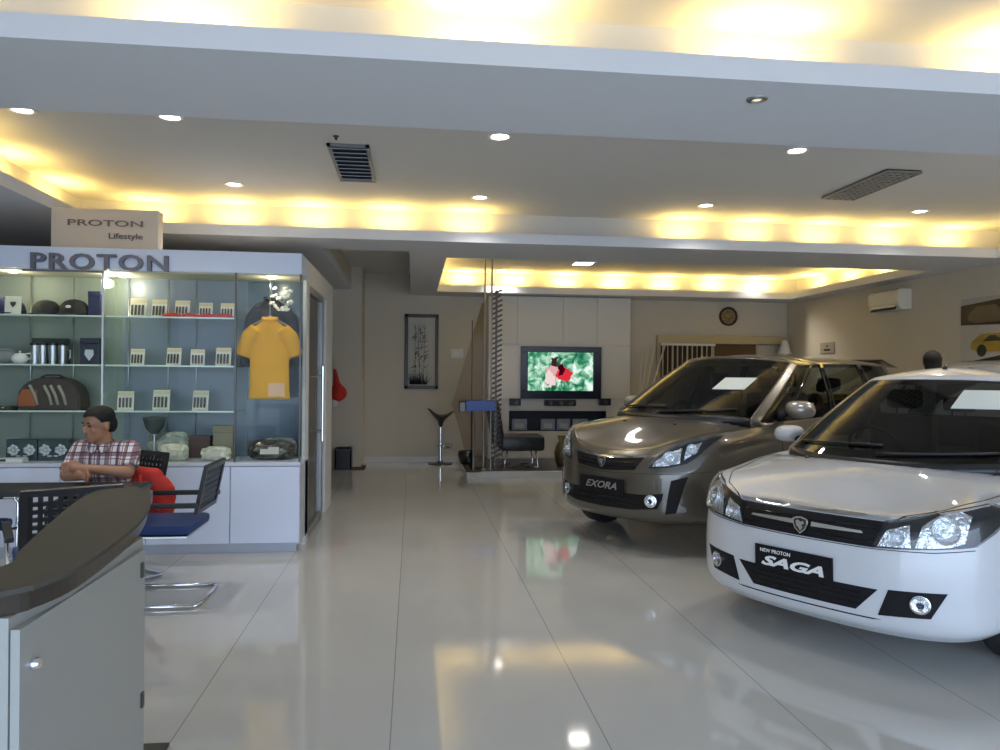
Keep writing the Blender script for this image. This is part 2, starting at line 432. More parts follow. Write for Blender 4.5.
# wall switch / bright plate
a = at(451, 349, YB); b_ = at(463, 358, YB)
t = thing('wall_plate', 'small white switch plate on the back wall right of the bamboo picture', 'switch', ((a.x + b_.x) / 2, YB, b_.z))
obj('plate', box(a.x, b_.x, YB - 0.02, YB - .001, b_.z, a.z, 0.004), wht, t)
obj('rocker', box(a.x + .05, b_.x - .09, YB - 0.03, YB - .02, b_.z + .04, a.z - .04, 0.003), mat('rocker_white', (.9, .9, .88), .3), t)
# sockets low on the wall
for q, lab in (((444, 443, 452, 449), 'small grey socket low on the back wall right of the stool'),):
    a = at(q[0], q[1], YB); b_ = at(q[2], q[3], YB)
    t = thing('wall_socket', lab, 'socket', ((a.x + b_.x) / 2, YB, b_.z))
    obj('plate', box(a.x, b_.x, YB - 0.018, YB - .001, b_.z, a.z, 0.004), mat('socket_grey', (.4, .4, .38), .4), t)
    obj('socket_face', lathe(NB(), [(0, 0.003), (0.025, 0.003), (0.03, 0), (0, 0)], 14, TR((a.x + b_.x) / 2, YB - .018, (a.z + b_.z) / 2, rx=PI / 2)), blk, t)

# bar stool
p = atz(440, 463, 0)
t = thing('bar_stool', 'dark bar stool with scooped seat on a chrome pedestal by the back wall', 'stool', (p.x, 12.0, 0))
obj('base', lathe(NB(), [(0, 0.06), (0.03, 0.055), (0.05, 0.03), (0.19, 0.012), (0.20, 0), (0, 0)], 28), dkmetal, t, world=False, smooth=0.6)
obj('pole', lathe(NB(), [(0, 0.05), (0.03, 0.05), (0.028, 0.35), (0.02, 0.36), (0.02, 0.62), (0, 0.72)], 16), chrome, t, world=False, smooth=0.6)
bm = NB(); n = 28; rows = []
for i, (rx_, ry_, zz) in enumerate([(0.03, .03, 0.60), (0.045, 0.045, 0.67), (0.10, 0.10, 0.73), (0.20, 0.16, 0.765), (0.225, 0.17, 0.79), (0.17, 0.13, 0.785), (0.07, 0.06, 0.765), (0.01, 0.01, 0.76)]):
    ring = []
    for k in range(n):
        a = 2 * PI * k / n; cc = math.cos(a)
        lift = (0.11 * max(0, -cc) ** 1.6 + 0.07 * max(0, cc) ** 2) * (1 if 2 < i < 6 else 0.2)
        ring.append(bm.verts.new((rx_ * cc, ry_ * math.sin(a), zz + lift)))
    rows.append(ring)
for A, B in zip(rows, rows[1:]):
    for k in range(n): bm.faces.new((A[k], A[(k + 1) % n], B[(k + 1) % n], B[k]))
bm.faces.new(rows[0]); bm.faces.new(rows[-1])
obj('seat', bm, mat('stool_shell', (0.06, 0.052, 0.045), 0.35), t, world=False, smooth=True)
obj('foot_ring', tube(NB(), [(0.11 * math.cos(2 * PI * k / 16) + .05, 0.11 * math.sin(2 * PI * k / 16), 0.30) for k in range(17)], 0.008, 6), chrome, t, world=False, smooth=True)
# doorway items at the left of the alcove
p = atz(352, 468, 0)
o = obj('door_mat', bx(NB(), p.x - .20, p.x + .20, p.y - .22, p.y + .22, 0, 0.015, 0.004), mat('mat_brown', (.07, .03, .025), .9, noise=.3, nscale=80)); tag(o, 'small dark brown mat on the floor before the far left wall', 'mat')
a = at(336, 447, 11.5); b_ = at(352, 469, 11.5)
t = thing('waste_bin', 'small open black box standing against the far left wall', 'box', ((a.x + b_.x) / 2, 11.45, 0))
hw = (b_.x - a.x) / 2; hh = a.z
bm = NB()
bx(bm, -hw, hw, -.12, .10, 0, .02); bx(bm, -hw, -hw + .02, -.12, .10, .02, hh); bx(bm, hw - .02, hw, -.12, .10, .02, hh); bx(bm, -hw, hw, .08, .10, .02, hh); bx(bm, -hw, hw, -.12, -.10, .02, hh * .9)
obj('bin_body', bm, blk, t, world=False); obj('rim', box(-hw - .01, hw + .01, -.135, -.10, hh * .88, hh * .94, .005), dkmetal, t, world=False)
a = at(338, 385, 11.5)
t = thing('red_bag', 'small red bag hanging on the far left wall beside the cabinet', 'bag', (a.x - .03, 11.5, a.z - .22))
bm = NB(); capsule(bm, (0.02, 0, .05), .09, (0.03, 0, .20), .065); ellipsoid(bm, (0.03, 0, .10), (.14, .05, .13)); capsule(bm, (0.02, 0, .2), .055, (-.02, 0.02, .46), .02)
remeshed('bag_body', bm, 0.012, red_m, t, world=False)
obj('hook', tube(NB(), [(0, .09, .50), (0, .03, .50), (-.02, .0, .46)], .008, 6), chrome, t, world=False)
obj('paper_tag', box(-.035, .03, -.052, -.046, -.10, .01), wht, t, world=False, label='white paper tag')

# platform
pm_top = mat('platform_top', (0.055, 0.05, 0.048), 0.35, noise=.2)
px0 = atz(467, 478, 0).x
t = thing('platform', 'low dark stage with a white front edge below the television wall', 'platform', (2.6, 11.3, 0))
obj('base', box(px0, 4.9, 10.36, YB - .001, 0, 0.07), mat('platform_edge', (.62, .61, .57), .35), t)
obj('platform_surface', box(px0 - .005, 4.9, 10.40, YB - .001, 0.07, 0.088), pm_top, t)
obj('edge_strip', box(px0, 4.9, 10.345, 10.40, 0.07, 0.09, .004), MATS['platform_edge'], t)

# television wall unit
YU = 11.92
a = at(489, 297, YU); b_ = at(631, 297, YU); ux0, ux1 = a.x, b_.x
unit_m = mat('unit_laminate', (0.78, 0.75, 0.69), 0.4, noise=.02)
t = thing('media_unit', 'tall pale panelled television wall unit at the back of the showroom', 'cabinet', ((ux0 + ux1) / 2, (YU + YB) / 2, 0.088))
ztop = Z1 - 0.012; z345 = at(560, 345, YU).z; z400 = at(560, 399.5, YU).z; z412 = at(560, 411, YU).z; z430 = at(560, 431, YU).z
nx0, nx1 = at(509, 420, YU).x, at(606, 420, YU).x
bm = NB(); bx(bm, ux0, ux1, YU + .25, YB - .002, 0.088, ztop)
bx(bm, ux0, nx0, YU + .02, YU + .25, 0.088, z412); bx(bm, nx1, ux1, YU + .02, YU + .25, 0.088, z412); bx(bm, nx0, nx1, YU + .02, YU + .25, 0.088, z430); bx(bm, ux0, ux1, YU + .02, YU + .25, z412, ztop)
obj('carcass', bm, unit_m, t)
g = .006
def up(xa, xb, za, zb, nm='panel', m_=unit_m): return obj(nm, box(xa + g, xb - g, YU, YU + .02, za + g, zb - g, .003), m_, t)
xs = [ux0, at(517, 320, YU).x, at(563, 320, YU).x, at(597, 320, YU).x, ux1]
for i in range(4): up(xs[i], xs[i + 1], z345, ztop)
xt0, xt1 = at(522, 370, YU).x, at(602, 370, YU).x
up(ux0, xt0, z400, z345); up(xt0, xt1, z400, z345); up(xt1, ux1, z400, z345)
up(ux0, nx0, z412 - .25, z400); up(nx1, ux1, z412 - .25, z400)
up(nx0, nx1, z412, z400)
up(ux0, nx0, 0.1, z412 - .25); up(nx1, ux1, 0.1, z412 - .25)
for i in range(3): up(nx0 + (nx1 - nx0) * i / 3, nx0 + (nx1 - nx0) * (i + 1) / 3, 0.1, z430, 'drawer')
bm = NB(); dk_n = mat('niche_dark', (0.02, 0.022, 0.035), 0.5)
bx(bm, nx0, nx1, YU + .235, YU + .249, z430, z412); bx(bm, nx0, nx1, YU, YU + .235, z412 - .012, z412 - .001); bx(bm, nx0, nx0 + .012, YU, YU + .235, z430, z412 - .012); bx(bm, nx1 - .012, nx1, YU, YU + .235, z430, z412 - .012); bx(bm, nx0, nx1, YU, YU + .235, z430 + .001, z430 + .012)
obj('niche_lining', bm, dk_n, t)
# television
a = at(521, 346, YU - .08); b_ = at(601, 399, YU - .08)
t = thing('television', 'flat television with dark blue frame showing two people in greenery', 'television', ((a.x + b_.x) / 2, YU, b_.z))
bl = at(527.5, 352, YU - .08); br_ = at(593, 391, YU - .08)
tvm = mat('tv_frame', (0.012, 0.016, 0.035), 0.25)
bm = NB()
for q in ((a.x, b_.x, bl.z, a.z), (a.x, b_.x, b_.z, br_.z), (a.x, bl.x, br_.z, bl.z), (br_.x, b_.x, br_.z, bl.z)): bx(bm, q[0], q[1], YU - .085, YU - .04, q[2], q[3], .006)
obj('bezel', bm, tvm, t)
obj('back_cover', box(a.x + .03, b_.x - .03, YU - .04, YU - .001, b_.z + .03, a.z - .03), blk, t)
TM = bpy.data.materials.new('tv_picture'); TM.use_nodes = True; nt = TM.node_tree; nt.nodes.clear()
o_ = nt.nodes.new('ShaderNodeOutputMaterial'); e = nt.nodes.new('ShaderNodeEmission'); e.inputs[1].default_value = 1.0
tc = nt.nodes.new('ShaderNodeTexCoord')
n1 = nt.nodes.new('ShaderNodeTexNoise'); n1.inputs['Scale'].default_value = 7; n1.inputs['Detail'].default_value = 4; n1.inputs['Distortion'].default_value = 0.9
cr = nt.nodes.new('ShaderNodeValToRGB'); el = cr.color_ramp.elements
el[0].position = .32; el[0].color = (.01, .10, .05, 1); el[1].position = .66; el[1].color = (.85, 1, .95, 1)
for ps, cl in ((.44, (.05, .30, .16, 1)), (.54, (.36, .66, .46, 1))): q = el.new(ps); q.color = cl
nt.links.new(tc.outputs['Object'], n1.inputs['Vector']); nt.links.new(n1.outputs['Fac'], cr.inputs[0])
last = cr.outputs[0]
n2 = nt.nodes.new('ShaderNodeTexNoise'); n2.inputs['Scale'].default_value = 11; n2.inputs['Detail'].default_value = 3
wob = nt.nodes.new('ShaderNodeVectorMath'); wob.operation = 'MULTIPLY_ADD'; wob.inputs[1].default_value = (.22, 0, .22)
wo2 = nt.nodes.new('ShaderNodeVectorMath'); wo2.operation = 'ADD'; wo2.inputs[1].default_value = (-.11, 0, -.11)
nt.links.new(tc.outputs['Object'], n2.inputs['Vector']); nt.links.new(tc.outputs['Object'], wo2.inputs[0]); nt.links.new(n2.outputs['Color'], wob.inputs[0]); nt.links.new(wo2.outputs[0], wob.inputs[2])
scw = br_.x - bl.x; sch = bl.z - br_.z
for (cx, cz, rx_, rz_, cl) in ((-.14, -.05, .09, .17, (.75, .42, .42, 1)), (-.19, -.14, .08, .13, (.85, .70, .66, 1)), (-.10, .15, .055, .08, (.05, .015, .02, 1)), (-.02, -.02, .06, .08, (.6, .25, .25, 1)), (.06, -.04, .13, .12, (.72, .03, .05, 1)), (.0, .05, .065, .08, (.06, .0, .01, 1))):
    mp = nt.nodes.new('ShaderNodeMapping'); mp.vector_type = 'POINT'
    mp.inputs['Location'].default_value = (-cx / rx_, 0, -cz / rz_); mp.inputs['Scale'].default_value = (1 / rx_, 0, 1 / rz_)
    ln = nt.nodes.new('ShaderNodeVectorMath'); ln.operation = 'LENGTH'
    lt = nt.nodes.new('ShaderNodeMath'); lt.operation = 'LESS_THAN'; lt.inputs[1].default_value = 1
    mx = nt.nodes.new('ShaderNodeMix'); mx.data_type = 'RGBA'; mx.inputs[7].default_value = cl
    nt.links.new(wob.outputs[0], mp.inputs[0]); nt.links.new(mp.outputs[0], ln.inputs[0]); nt.links.new(ln.outputs['Value'], lt.inputs[0]); nt.links.new(lt.outputs[0], mx.inputs[0]); nt.links.new(last, mx.inputs[6]); last = mx.outputs[2]
nt.links.new(last, e.inputs[0]); nt.links.new(e.outputs[0], o_.inputs[0])
sm = obj('screen', box(-scw / 2, scw / 2, -.005, .005, -sch / 2, sch / 2), TM, t, world=False); sm.location = (0, -.06, (bl.z + br_.z) / 2 - b_.z)
# speakers under the television
for (q, lab, nm) in (((510, 398.5, 521, 405.5), 'small black satellite speaker left below the television', 'speaker'), ((545, 400, 576, 406), 'wide black centre speaker directly below the television', 'speaker'), ((600, 398.5, 611, 405.5), 'small black satellite speaker right below the television', 'speaker')):
    a = at(q[0], q[1], YU - .1); b_ = at(q[2], q[3], YU - .1)
    t = thing(nm, lab, 'speaker', ((a.x + b_.x) / 2, YU - .05, b_.z))
    obj('speaker_box', box(a.x, b_.x, YU - .10, YU - .001, b_.z, a.z, .006), blk, t)
    nn = 1 if a.x - b_.x > -.3 else 3
    for k in range(nn): obj('driver', lathe(NB(), [(0, -.003), (.02, .004), (.036, .006), (.04, 0), (0, 0)], 16, TR(a.x + (b_.x - a.x) * (k + .5) / nn, YU - .1, (a.z + b_.z) / 2, rx=PI / 2)), dkmetal, t, smooth=0.6)
# picture cases standing in the niche
case_m = mat('case_grey', (0.30, 0.36, 0.45), 0.4, noise=.5, nscale=25)
for i, (xa, xb) in enumerate(((512, 527), (541, 555), (557, 570), (573, 588))):
    a = at(xa, 419, YU + .08); b_ = at(xb, 430, YU + .08); zb = z430 + .012
    lab = ['leftmost of the grey picture cases in the dark niche', 'second from left of the grey picture cases in the dark niche', 'third from left of the grey picture cases in the dark niche', 'rightmost of the grey picture cases in the dark niche'][i]
    t = thing('picture_case', lab, 'case', ((a.x + b_.x) / 2, YU + .1, zb), 0, 'cases in the television niche')
    w2 = (b_.x - a.x) / 2; h_ = a.z - zb
    obj('case_body', box(-w2, w2, -.02, .02, 0, h_, .003), case_m, t, world=False)
    obj('case_label', box(-w2 * .6, w2 * .6, -.023, -.02, h_ * .15, h_ * .6), mat('case_white', (.55, .55, .5), .5), t, world=False)

# round wall clock
a = at(728, 316.5, YB)
t = thing('wall_clock', 'round dark wall clock above the blinds on the back wall', 'clock', (a.x, YB, a.z))
MC = TR(a.x, YB - .002, a.z, rx=PI / 2)
obj('clock_rim', lathe(NB(), [(0.125, 0.0), (0.165, 0.0), (0.165, 0.03), (0.150, 0.045), (0.130, 0.035), (0.125, 0.0)], 36, MC), mat('clock_brown', (.035, .02, .012), .3), t, smooth=0.6)
obj('dial', lathe(NB(), [(0, 0.012), (0.128, 0.012), (0.128, 0.002), (0, 0.002)], 36, MC), mat('clock_dial', (.16, .12, .07), .3, noise=.6, nscale=14), t)
for k in range(12):
    an = k * PI / 6; q = MC @ Vector((math.sin(an) * .108, math.cos(an) * .108, 0.014)); obj('hour_mark', box(q.x - .005, q.x + .005, q.y - .002, q.y + .002, q.z - .008, q.z + .008), mat('brass', (.6, .45, .2), .3, 1), t)
for (L, an) in ((.06, -1.0), (.09, .9)):
    obj('hand', tube(NB(), [(a.x, YB - .018, a.z), (a.x + L * math.sin(an), YB - .018, a.z + L * math.cos(an))], .004, 5), MATS['brass'], t)

# window with vertical blinds
a = at(656, 335, YB); b_ = at(795, 400, YB)
WX0, WX1, WZ1 = a.x, b_.x, a.z; WZ0 = 0.95
wf = mat('window_frame_gold', (0.50, 0.42, 0.26), 0.4, 0.2)
bm = NB()
bx(bm, WX0, WX1, YB - .10, YB - .001, WZ1 - .14, WZ1, .008); bx(bm, WX0, WX0 + .06, YB - .07, YB - .001, WZ0, WZ1 - .14); bx(bm, WX1 - .06, WX1, YB - .07, YB - .001, WZ0, WZ1 - .14); bx(bm, WX0, WX1, YB - .08, YB - .001, WZ0 - .05, WZ0)
for px in (712, 756):
    q = at(px, 350, YB).x; bx(bm, q - .02, q + .02, YB - .05, YB - .001, WZ0, WZ1 - .14)
w_ = struct('window_1', bm, wf)
struct('window_2', box(WX0 + .06, WX1 - .06, YB - .014, YB - .002, WZ0, WZ1 - .14), mat('window_dark_pane', (0.10, 0.065, 0.035), 0.12))
t = thing('vertical_blind', 'pale vertical blind slats hanging in the back window behind the bronze car', 'blind', ((WX0 + WX1) / 2, YB - .09, WZ0))
slat_m = mat('blind_slat', (0.60, 0.57, 0.50), 0.6)
xr_ = at(712, 350, YB - .09).x; n = 11
obj('head_rail', box(WX0 + .06, xr_ + .05, YB - .115, YB - .085, WZ1 - .18, WZ1 - .141), wht, t)
for i in range(n):
    x = WX0 + .09 + (xr_ - WX0 - .10) * i / (n - 1)
    obj('slat', bx(NB(), -.035, .035, -.0015, .0015, WZ0 + .02, WZ1 - .18, M=TR(x, YB - .10, 0, rz=0.9 + .12 * math.sin(i * 2.1))), slat_m, t)
xa = at(757, 350, YB - .03).x
o = obj('paper_screen', box(xa + .01, WX1 - .065, YB - .03, YB - .016, WZ0, WZ1 - .15), mat('screen_beige', (.52, .49, .42), .7)); tag(o, 'beige roller screen filling the right bay of the back window', 'blind')
a = at(783, 352, YB - .2)
t = thing('paper_cone', 'pale cone-shaped paper on a stick before the right bay of the window', 'lamp', (a.x, YB - .25, WZ0 - .95))
obj('cone_shade', lathe(NB(), [(0.02, a.z - .1 + .30), (0.05, a.z - .1 + .28), (0.12, a.z - .1 + .06), (0.10, a.z - .1 + .06), (0.02, a.z - .1 + .26)], 20), wht, t, world=False, smooth=0.6)
obj('stick', tube(NB(), [(0, 0, 0), (0, 0, a.z + .18)], .009, 6), alu, t, world=False)
obj('base', lathe(NB(), [(0, .02), (.12, .015), (.13, 0), (0, 0)], 20), alu, t, world=False)
# rods leaning against the wall left of the window
for i, (xt, xb) in enumerate(((642, 641), (648.5, 643), (655, 647), (665, 652))):
    lab = ['leftmost white rod leaning against the wall beside the blinds', 'second white rod from the left leaning beside the blinds', 'third white rod from the left leaning beside the blinds', 'rightmost white rod leaning across the edge of the blinds'][i]
    tp = at(xt, 350 - i * 1.5, 12.12); bt = at(xb - 1, 392, 12.0); d = (bt - tp); f_ = (tp.z - 0.088 - .01) / -d.z * 1.0
    e_ = tp + d * f_; e_.y = 11.9
    o = obj('curtain_rod', tube(NB(), [tp, e_], .013, 8), mat('rod_white', (.7, .68, .62), .4), smooth=True); tag(o, lab, 'rod', 'rods leaning by the window')

# ============================================================== RIGHT WALL
a = atx(868, 289, XR - .2); b_ = atx(898, 311, XR - .2)
y0_, y1_ = sorted((a.y, b_.y)); zt = atx(905, 287, XR - .2).z; zb = zt - .27
t = thing('air_conditioner', 'white wall-mounted air conditioner high on the right wall', 'air conditioner', (XR - .1, (y0_ + y1_) / 2, zb))
acm = mat('ac_white', (.78, .75, .66), .35)
bm = NB(); prism(bm, [(XR - .002, zb), (XR - .002, zt), (XR - .17, zt), (XR - .2, zt - .03), (XR - .2, zb + .09), (XR - .15, zb)], y0_, y1_, axis='y'); bmesh.ops.bevel(bm, geom=list(bm.edges), offset=.008, segments=2, affect='EDGES')
obj('casing', bm, acm, t, smooth=0.5)
obj('air_outlet', bx(NB(), -.05, .05, y0_ + .06, y1_ - .06, -.004, .004, M=TR(XR - .175, 0, zb + .04, ry=-0.95)), mat('ac_dark', (.07, .07, .07), .5), t)
obj('flap', bx(NB(), -.035, .035, y0_ + .06, y1_ - .06, -.003, .003, M=TR(XR - .19, 0, zb + .055, ry=-0.7)), acm, t)
obj('intake_grille', box(XR - .16, XR - .04, y0_ + .05, y1_ - .05, zt, zt + .006), MATS['ac_dark'], t)
# plaque on the right wall
a = atx(821, 343, XR); b_ = atx(835, 353, XR)
t = thing('wall_plaque', 'small beige notice plate on the right wall below the air conditioner', 'sign', (XR, (a.y + b_.y) / 2, b_.z))
ya, yb = sorted((a.y, b_.y))
obj('plate', box(XR - .015, XR - .001, ya, yb, b_.z, a.z, .003), mat('plaque_beige', (.42, .38, .29), .5), t)
obj('plate_marks', bx(bx(NB(), XR - .019, XR - .015, ya + .12, yb - .12, b_.z + .04, b_.z + .07), XR - .019, XR - .015, ya + .18, yb - .18, b_.z + .10, b_.z + .125), dkmetal, t)
# poster with vehicle picture
a = atx(963, 299, XR); b_ = atx(999, 362, XR)
ya, yb = sorted((a.y, b_.y)); zt = atx(975, 298, XR).z; zb = atx(975, 361, XR).z
t = thing('wall_poster', 'framed poster with brown and yellow vehicle shapes on the right wall', 'poster', (XR, (ya + yb) / 2, zb))
ya -= .6
obj('poster_sheet', box(XR - .02, XR - .002, ya, yb, zb, zt), mat('poster_pale', (.52, .50, .45), .5), t)
def car_shape(y0, y1, z0, z1):
    W_, H_ = y1 - y0, z1 - z0
    return [(y0, z0 + .2 * H_), (y0 + .02 * W_, z0 + .5 * H_), (y0 + .25 * W_, z0 + .6 * H_), (y0 + .4 * W_, z1), (y0 + .8 * W_, z1), (y0 + .97 * W_, z0 + .6 * H_), (y1, z0 + .2 * H_), (y0 + .85 * W_, z0), (y0 + .15 * W_, z0)]
hm = (zt - zb)
obj('picture_block', prism(NB(), [(ya + .1, zt - .02), (yb, zt - .08), (yb, zb + hm * .58), (ya + .1, zb + hm * .52)], XR - .026, XR - .02, axis='x'), mat('poster_brown', (.03, .02, .012), .5, noise=.3), t)
obj('picture_block', prism(NB(), car_shape(ya + .35, yb - .12, zb + hm * .6, zb + hm * .86), XR - .032, XR - .026, axis='x'), mat('poster_grey', (.12, .09, .06), .4, noise=.5), t)
obj('picture_block', prism(NB(), car_shape(ya + .2, yb - .16, zb + hm * .14, zb + hm * .42), XR - .03, XR - .02, axis='x'), mat('poster_yellow', (.38, .26, .03), .4, noise=.7), t)
for wy in (.32, .78):
    obj('picture_wheel', lathe(NB(), [(0, .004), (.07, .004), (.07, 0), (0, 0)], 18, TR(XR - .03, ya + .2 + (yb - ya - .36) * wy, zb + hm * .16, ry=-PI / 2)), blk, t)
obj('picture_window', prism(NB(), [(ya + .5, zb + hm * .30), (yb - .35, zb + hm * .30), (yb - .45, zb + hm * .39), (ya + .62, zb + hm * .39)], XR - .033, XR - .030, axis='x'), blk, t)
obj('picture_block', prism(NB(), [(ya, zb), (yb - .2, zb), (ya + .2, zb + hm * .15)], XR - .028, XR - .02, axis='x'), MATS['poster_brown'], t)

# ========================================================== POLE SCREEN ETC
Yp = 10.55
xa = at(483, 400, Yp).x; xb = at(487.5, 400, Yp).x
t = thing('pole_screen', 'metal pole rack with small slats and a smoked panel beside the stage seat', 'divider', (xb, Yp, 0.088))
for x in (at(484, 400, Yp).x, at(491, 400, Yp).x):
    obj('pole', tube(NB(), [(x, Yp, 0.088), (x, Yp, Z2)], .014, 10), steel, t, smooth=0.6)
    obj('pole_foot', lathe(NB(), [(0, .02), (.035, .018), (.04, 0), (0, 0)], 16, TR(x, Yp, .088)), steel, t)
xs_ = at(496, 400, Yp).x
obj('slat_post', box(xs_ - .02, xs_ + .01, Yp - .012, Yp + .012, .088, at(495, 290, Yp).z), dkmetal, t)
zt = at(495, 292, Yp).z; zb = at(495, 480, Yp).z
bronze_m = mat('bronze_slat', (0.07, 0.05, 0.035), 0.4, 0.4)
for i in range(36):
    z = zb + .2 + (zt - zb - .2) * i / 35
    obj('slat', bx(NB(), -.075, .075, -.025, .025, -.013, .013, .004, M=TR(xs_ + .01, Yp, z, ry=-.45)), bronze_m, t)
pts = [at(*q, Yp + .04) for q in ((482, 303), (485, 303), (485, 470), (470, 470), (452, 404))]
obj('smoked_panel', prism(NB(), [(q.x, q.z) for q in pts], Yp + .03, Yp + .045), glassmat('smoked_glass', (.74, .67, .55), .15), t)
xl = at(479, 400, Yp).x
obj('thin_post', tube(NB(), [(xl - .1, Yp + .06, .088), (xl - .1, Yp + .06, at(478, 320, Yp).z)], .008, 6), dkmetal, t)
# blue tray
a = at(466, 400.5, Yp - .25); b_ = at(495, 411, Yp - .25)
t = thing('blue_counter', 'small bright blue shelf box mounted in front of the pole screen', 'shelf', ((a.x + b_.x) / 2, Yp - .2, 0.088))
obj('blue_box', box(a.x, b_.x, Yp - .28, Yp - .03, b_.z, a.z, .01), mat('bright_blue', (.05, .11, .42), .4), t)
obj('side_bracket', box(a.x - .09, a.x, Yp - .24, Yp - .06, b_.z - .02, a.z - .02, .01), dkmetal, t)
obj('support_leg', tube(NB(), [(a.x + .12, Yp - .15, .088), (a.x + .12, Yp - .15, b_.z)], .015, 8), steel, t)
obj('foot_plate', lathe(NB(), [(0, .015), (.11, .012), (.12, 0), (0, 0)], 20, TR(a.x + .12, Yp - .15, .088)), dkmetal, t)
# lounge chair on the platform
p = at(520, 440, 11.0)
t = thing('lounge_chair', 'black cushioned low lounge chair with chrome legs on the stage', 'chair', (p.x, 11.0, .088), 0)
lea = mat('black_leather', (.018, .02, .024), .38, noise=.2, bump=.15)
zs = at(520, 436, 10.75).z - .088
obj('seat', bx(NB(), -.32, .33, -.30, .30, zs - .22, zs, .05), lea, t, world=False, smooth=0.6)
obj('backrest', bx(NB(), -.08, .08, -.30, .30, -.02, .66, .05, M=TR(-.33, 0, zs - .14, ry=-.16)), lea, t, world=False, smooth=0.6)
for s in (-1, 1):
    obj('leg', tube(NB(), [(-.22, s * .24, zs - .20), (-.27, s * .24, .012), (-.12, s * .24, .012)], .012, 8), chrome, t, world=False, smooth=True)
    obj('leg', tube(NB(), [(.20, s * .24, zs - .20), (.24, s * .24, .012), (.05, s * .24, .012)], .012, 8), chrome, t, world=False, smooth=True)
# vase
p = at(562, 465, 10.9)
o = obj('floor_vase', lathe(NB(), [(0, 0), (.07, 0), (.10, .08), (.12, .2), (.09, .32), (.05, .38), (.075, .46), (.065, .46), (.04, .38), (0, .3)], 24, TR(p.x, 10.9, .088)), mat('vase_olive', (.10, .085, .03), .25, noise=.4), smooth=True)
tag(o, 'olive brown pottery vase on the stage beside the bronze car nose', 'vase')
p = at(466, 452, 11.4)
o = obj('pot', lathe(NB(), [(0, 0), (.09, 0), (.13, .14), (.12, .2), (.10, .2), (.11, .14), (0, .05)], 20, TR(p.x, 11.3, .088)), blk, smooth=True)
tag(o, 'small round black pot at the left end of the stage', 'pot')
# ======================================================== DISPLAY CABINET
YC, XC, DC = 6.12, -0.90, 0.46
CL = -4.2
zct = at(220, 462.5, YC).z; zhb = at(200, 272, YC).z; zht = at(200, 250.5, YC).z
x102 = at(102, 400, YC).x; x235 = at(235, 400, YC).x; x230 = at(230, 500, YC).x
t = thing('display_cabinet', 'long pale blue-grey glass showcase with lit header and shelves along the left', 'display cabinet', ((CL + XC) / 2, YC + DC / 2, 0))
CABT = t
obj('base', bx(box(CL, XC, YC + .02, YC + DC, 0.07, zct - .03), CL, XC - .03, YC + .05, YC + DC, 0, .07), cabfr_m, t)
obj('counter', box(CL, XC + .004, YC - .005, YC + DC, zct - .03, zct, .004), mat('counter_grey', (.62, .65, .74), .3), t)
xd = [x230 - .64 * k for k in range(6)][::-1]
for a_, b_ in zip([XC] + xd[::-1][:-1], xd[::-1]):
    obj('door', box(max(b_, CL) + .004, a_ - .004, YC, YC + .02, .085, zct - .035, .002), cab_m, t)
obj('header', box(CL, XC, YC, YC + DC, zhb, zht, .004), cab_m, t)
obj('header_soffit', box(CL + .02, XC - .02, YC + .02, YC + DC - .02, zhb - .012, zhb), mat('header_soffit', (.62, .60, .48), .5), t)
back_l = mat('back_panel_green', (0.30, 0.34, 0.29), 0.5, noise=.05); back_m = mat('back_panel_blue', (0.22, 0.26, 0.32), 0.35, noise=.05); back_r = mat('back_panel_dark', (0.10, 0.14, 0.19), 0.15)
obj('back_panel', box(CL, x102, YC + DC - .02, YC + DC - .002, zct, zhb), back_l, t)
obj('back_panel', box(x102, x235, YC + DC - .02, YC + DC - .002, zct, zhb), back_m, t)
obj('back_panel', box(x235, XC - .02, YC + DC - .02, YC + DC - .002, zct, zhb), back_r, t)
for x in (x102 - 1.0,):
    obj('divider', box(x - .004, x + .004, YC + .01, YC + DC - .02, zct, zhb), glass, t)
for x, m_ in ((x102, alu), (x235, dkmetal)):
    obj('divider', box(x - .006, x + .006, YC + .01, YC + DC - .02, zct, zhb), glass, t)
    obj('edge_strip', box(x - .007, x + .007, YC - .002, YC + .01, zct, zhb), m_, t)
for a_, b_ in ((CL, x102), (x102, x235), (x235, XC)):
    obj('glass_pane', box(a_ + .012, b_ - .012, YC + .001, YC + .006, zct + .002, zhb - .002), glass, t)
obj('glass_pane', box(XC - .006, XC - .001, YC + .01, YC + .30, zct + .002, zhb - .002), glass, t)
obj('edge_strip', box(XC - .012, XC + .002, YC - .002, YC + .008, zct, zhb), dkmetal, t)
obj('corner_post', box(XC - .03, XC, YC + .30, YC + DC, 0, zhb - .001), mat('post_white', (.70, .70, .70), .4), t)
ZS = [at(150, 316, YC).z, at(150, 365, YC).z, at(150, 411, YC).z]
for z in ZS:
    for a_, b_ in ((CL, x102), (x102, x235)):
        s_ = obj('glass_shelf', box(a_ + .01, b_ - .01, YC + .035, YC + DC - .03, z - .010, z), shelfglass, t)
        obj('shelf_edge', box(a_ + .01, b_ - .01, YC + .028, YC + .035, z - .012, z), mat('shelf_edge_glass', (.62, .76, .70), .15), s_)
for px in (30, 73, 128, 168, 196):       # fine hanging rods
    x = at(px, 350, YC + .40).x
    obj('shelf_rod', tube(NB(), [(x, YC + .41, zct), (x, YC + .41, zhb)], .004, 6), alu, t, smooth=True)
lampw = mat('cabinet_lamp', (1, 1, 1), .4, emit=(1, .92, .62), estr=14)
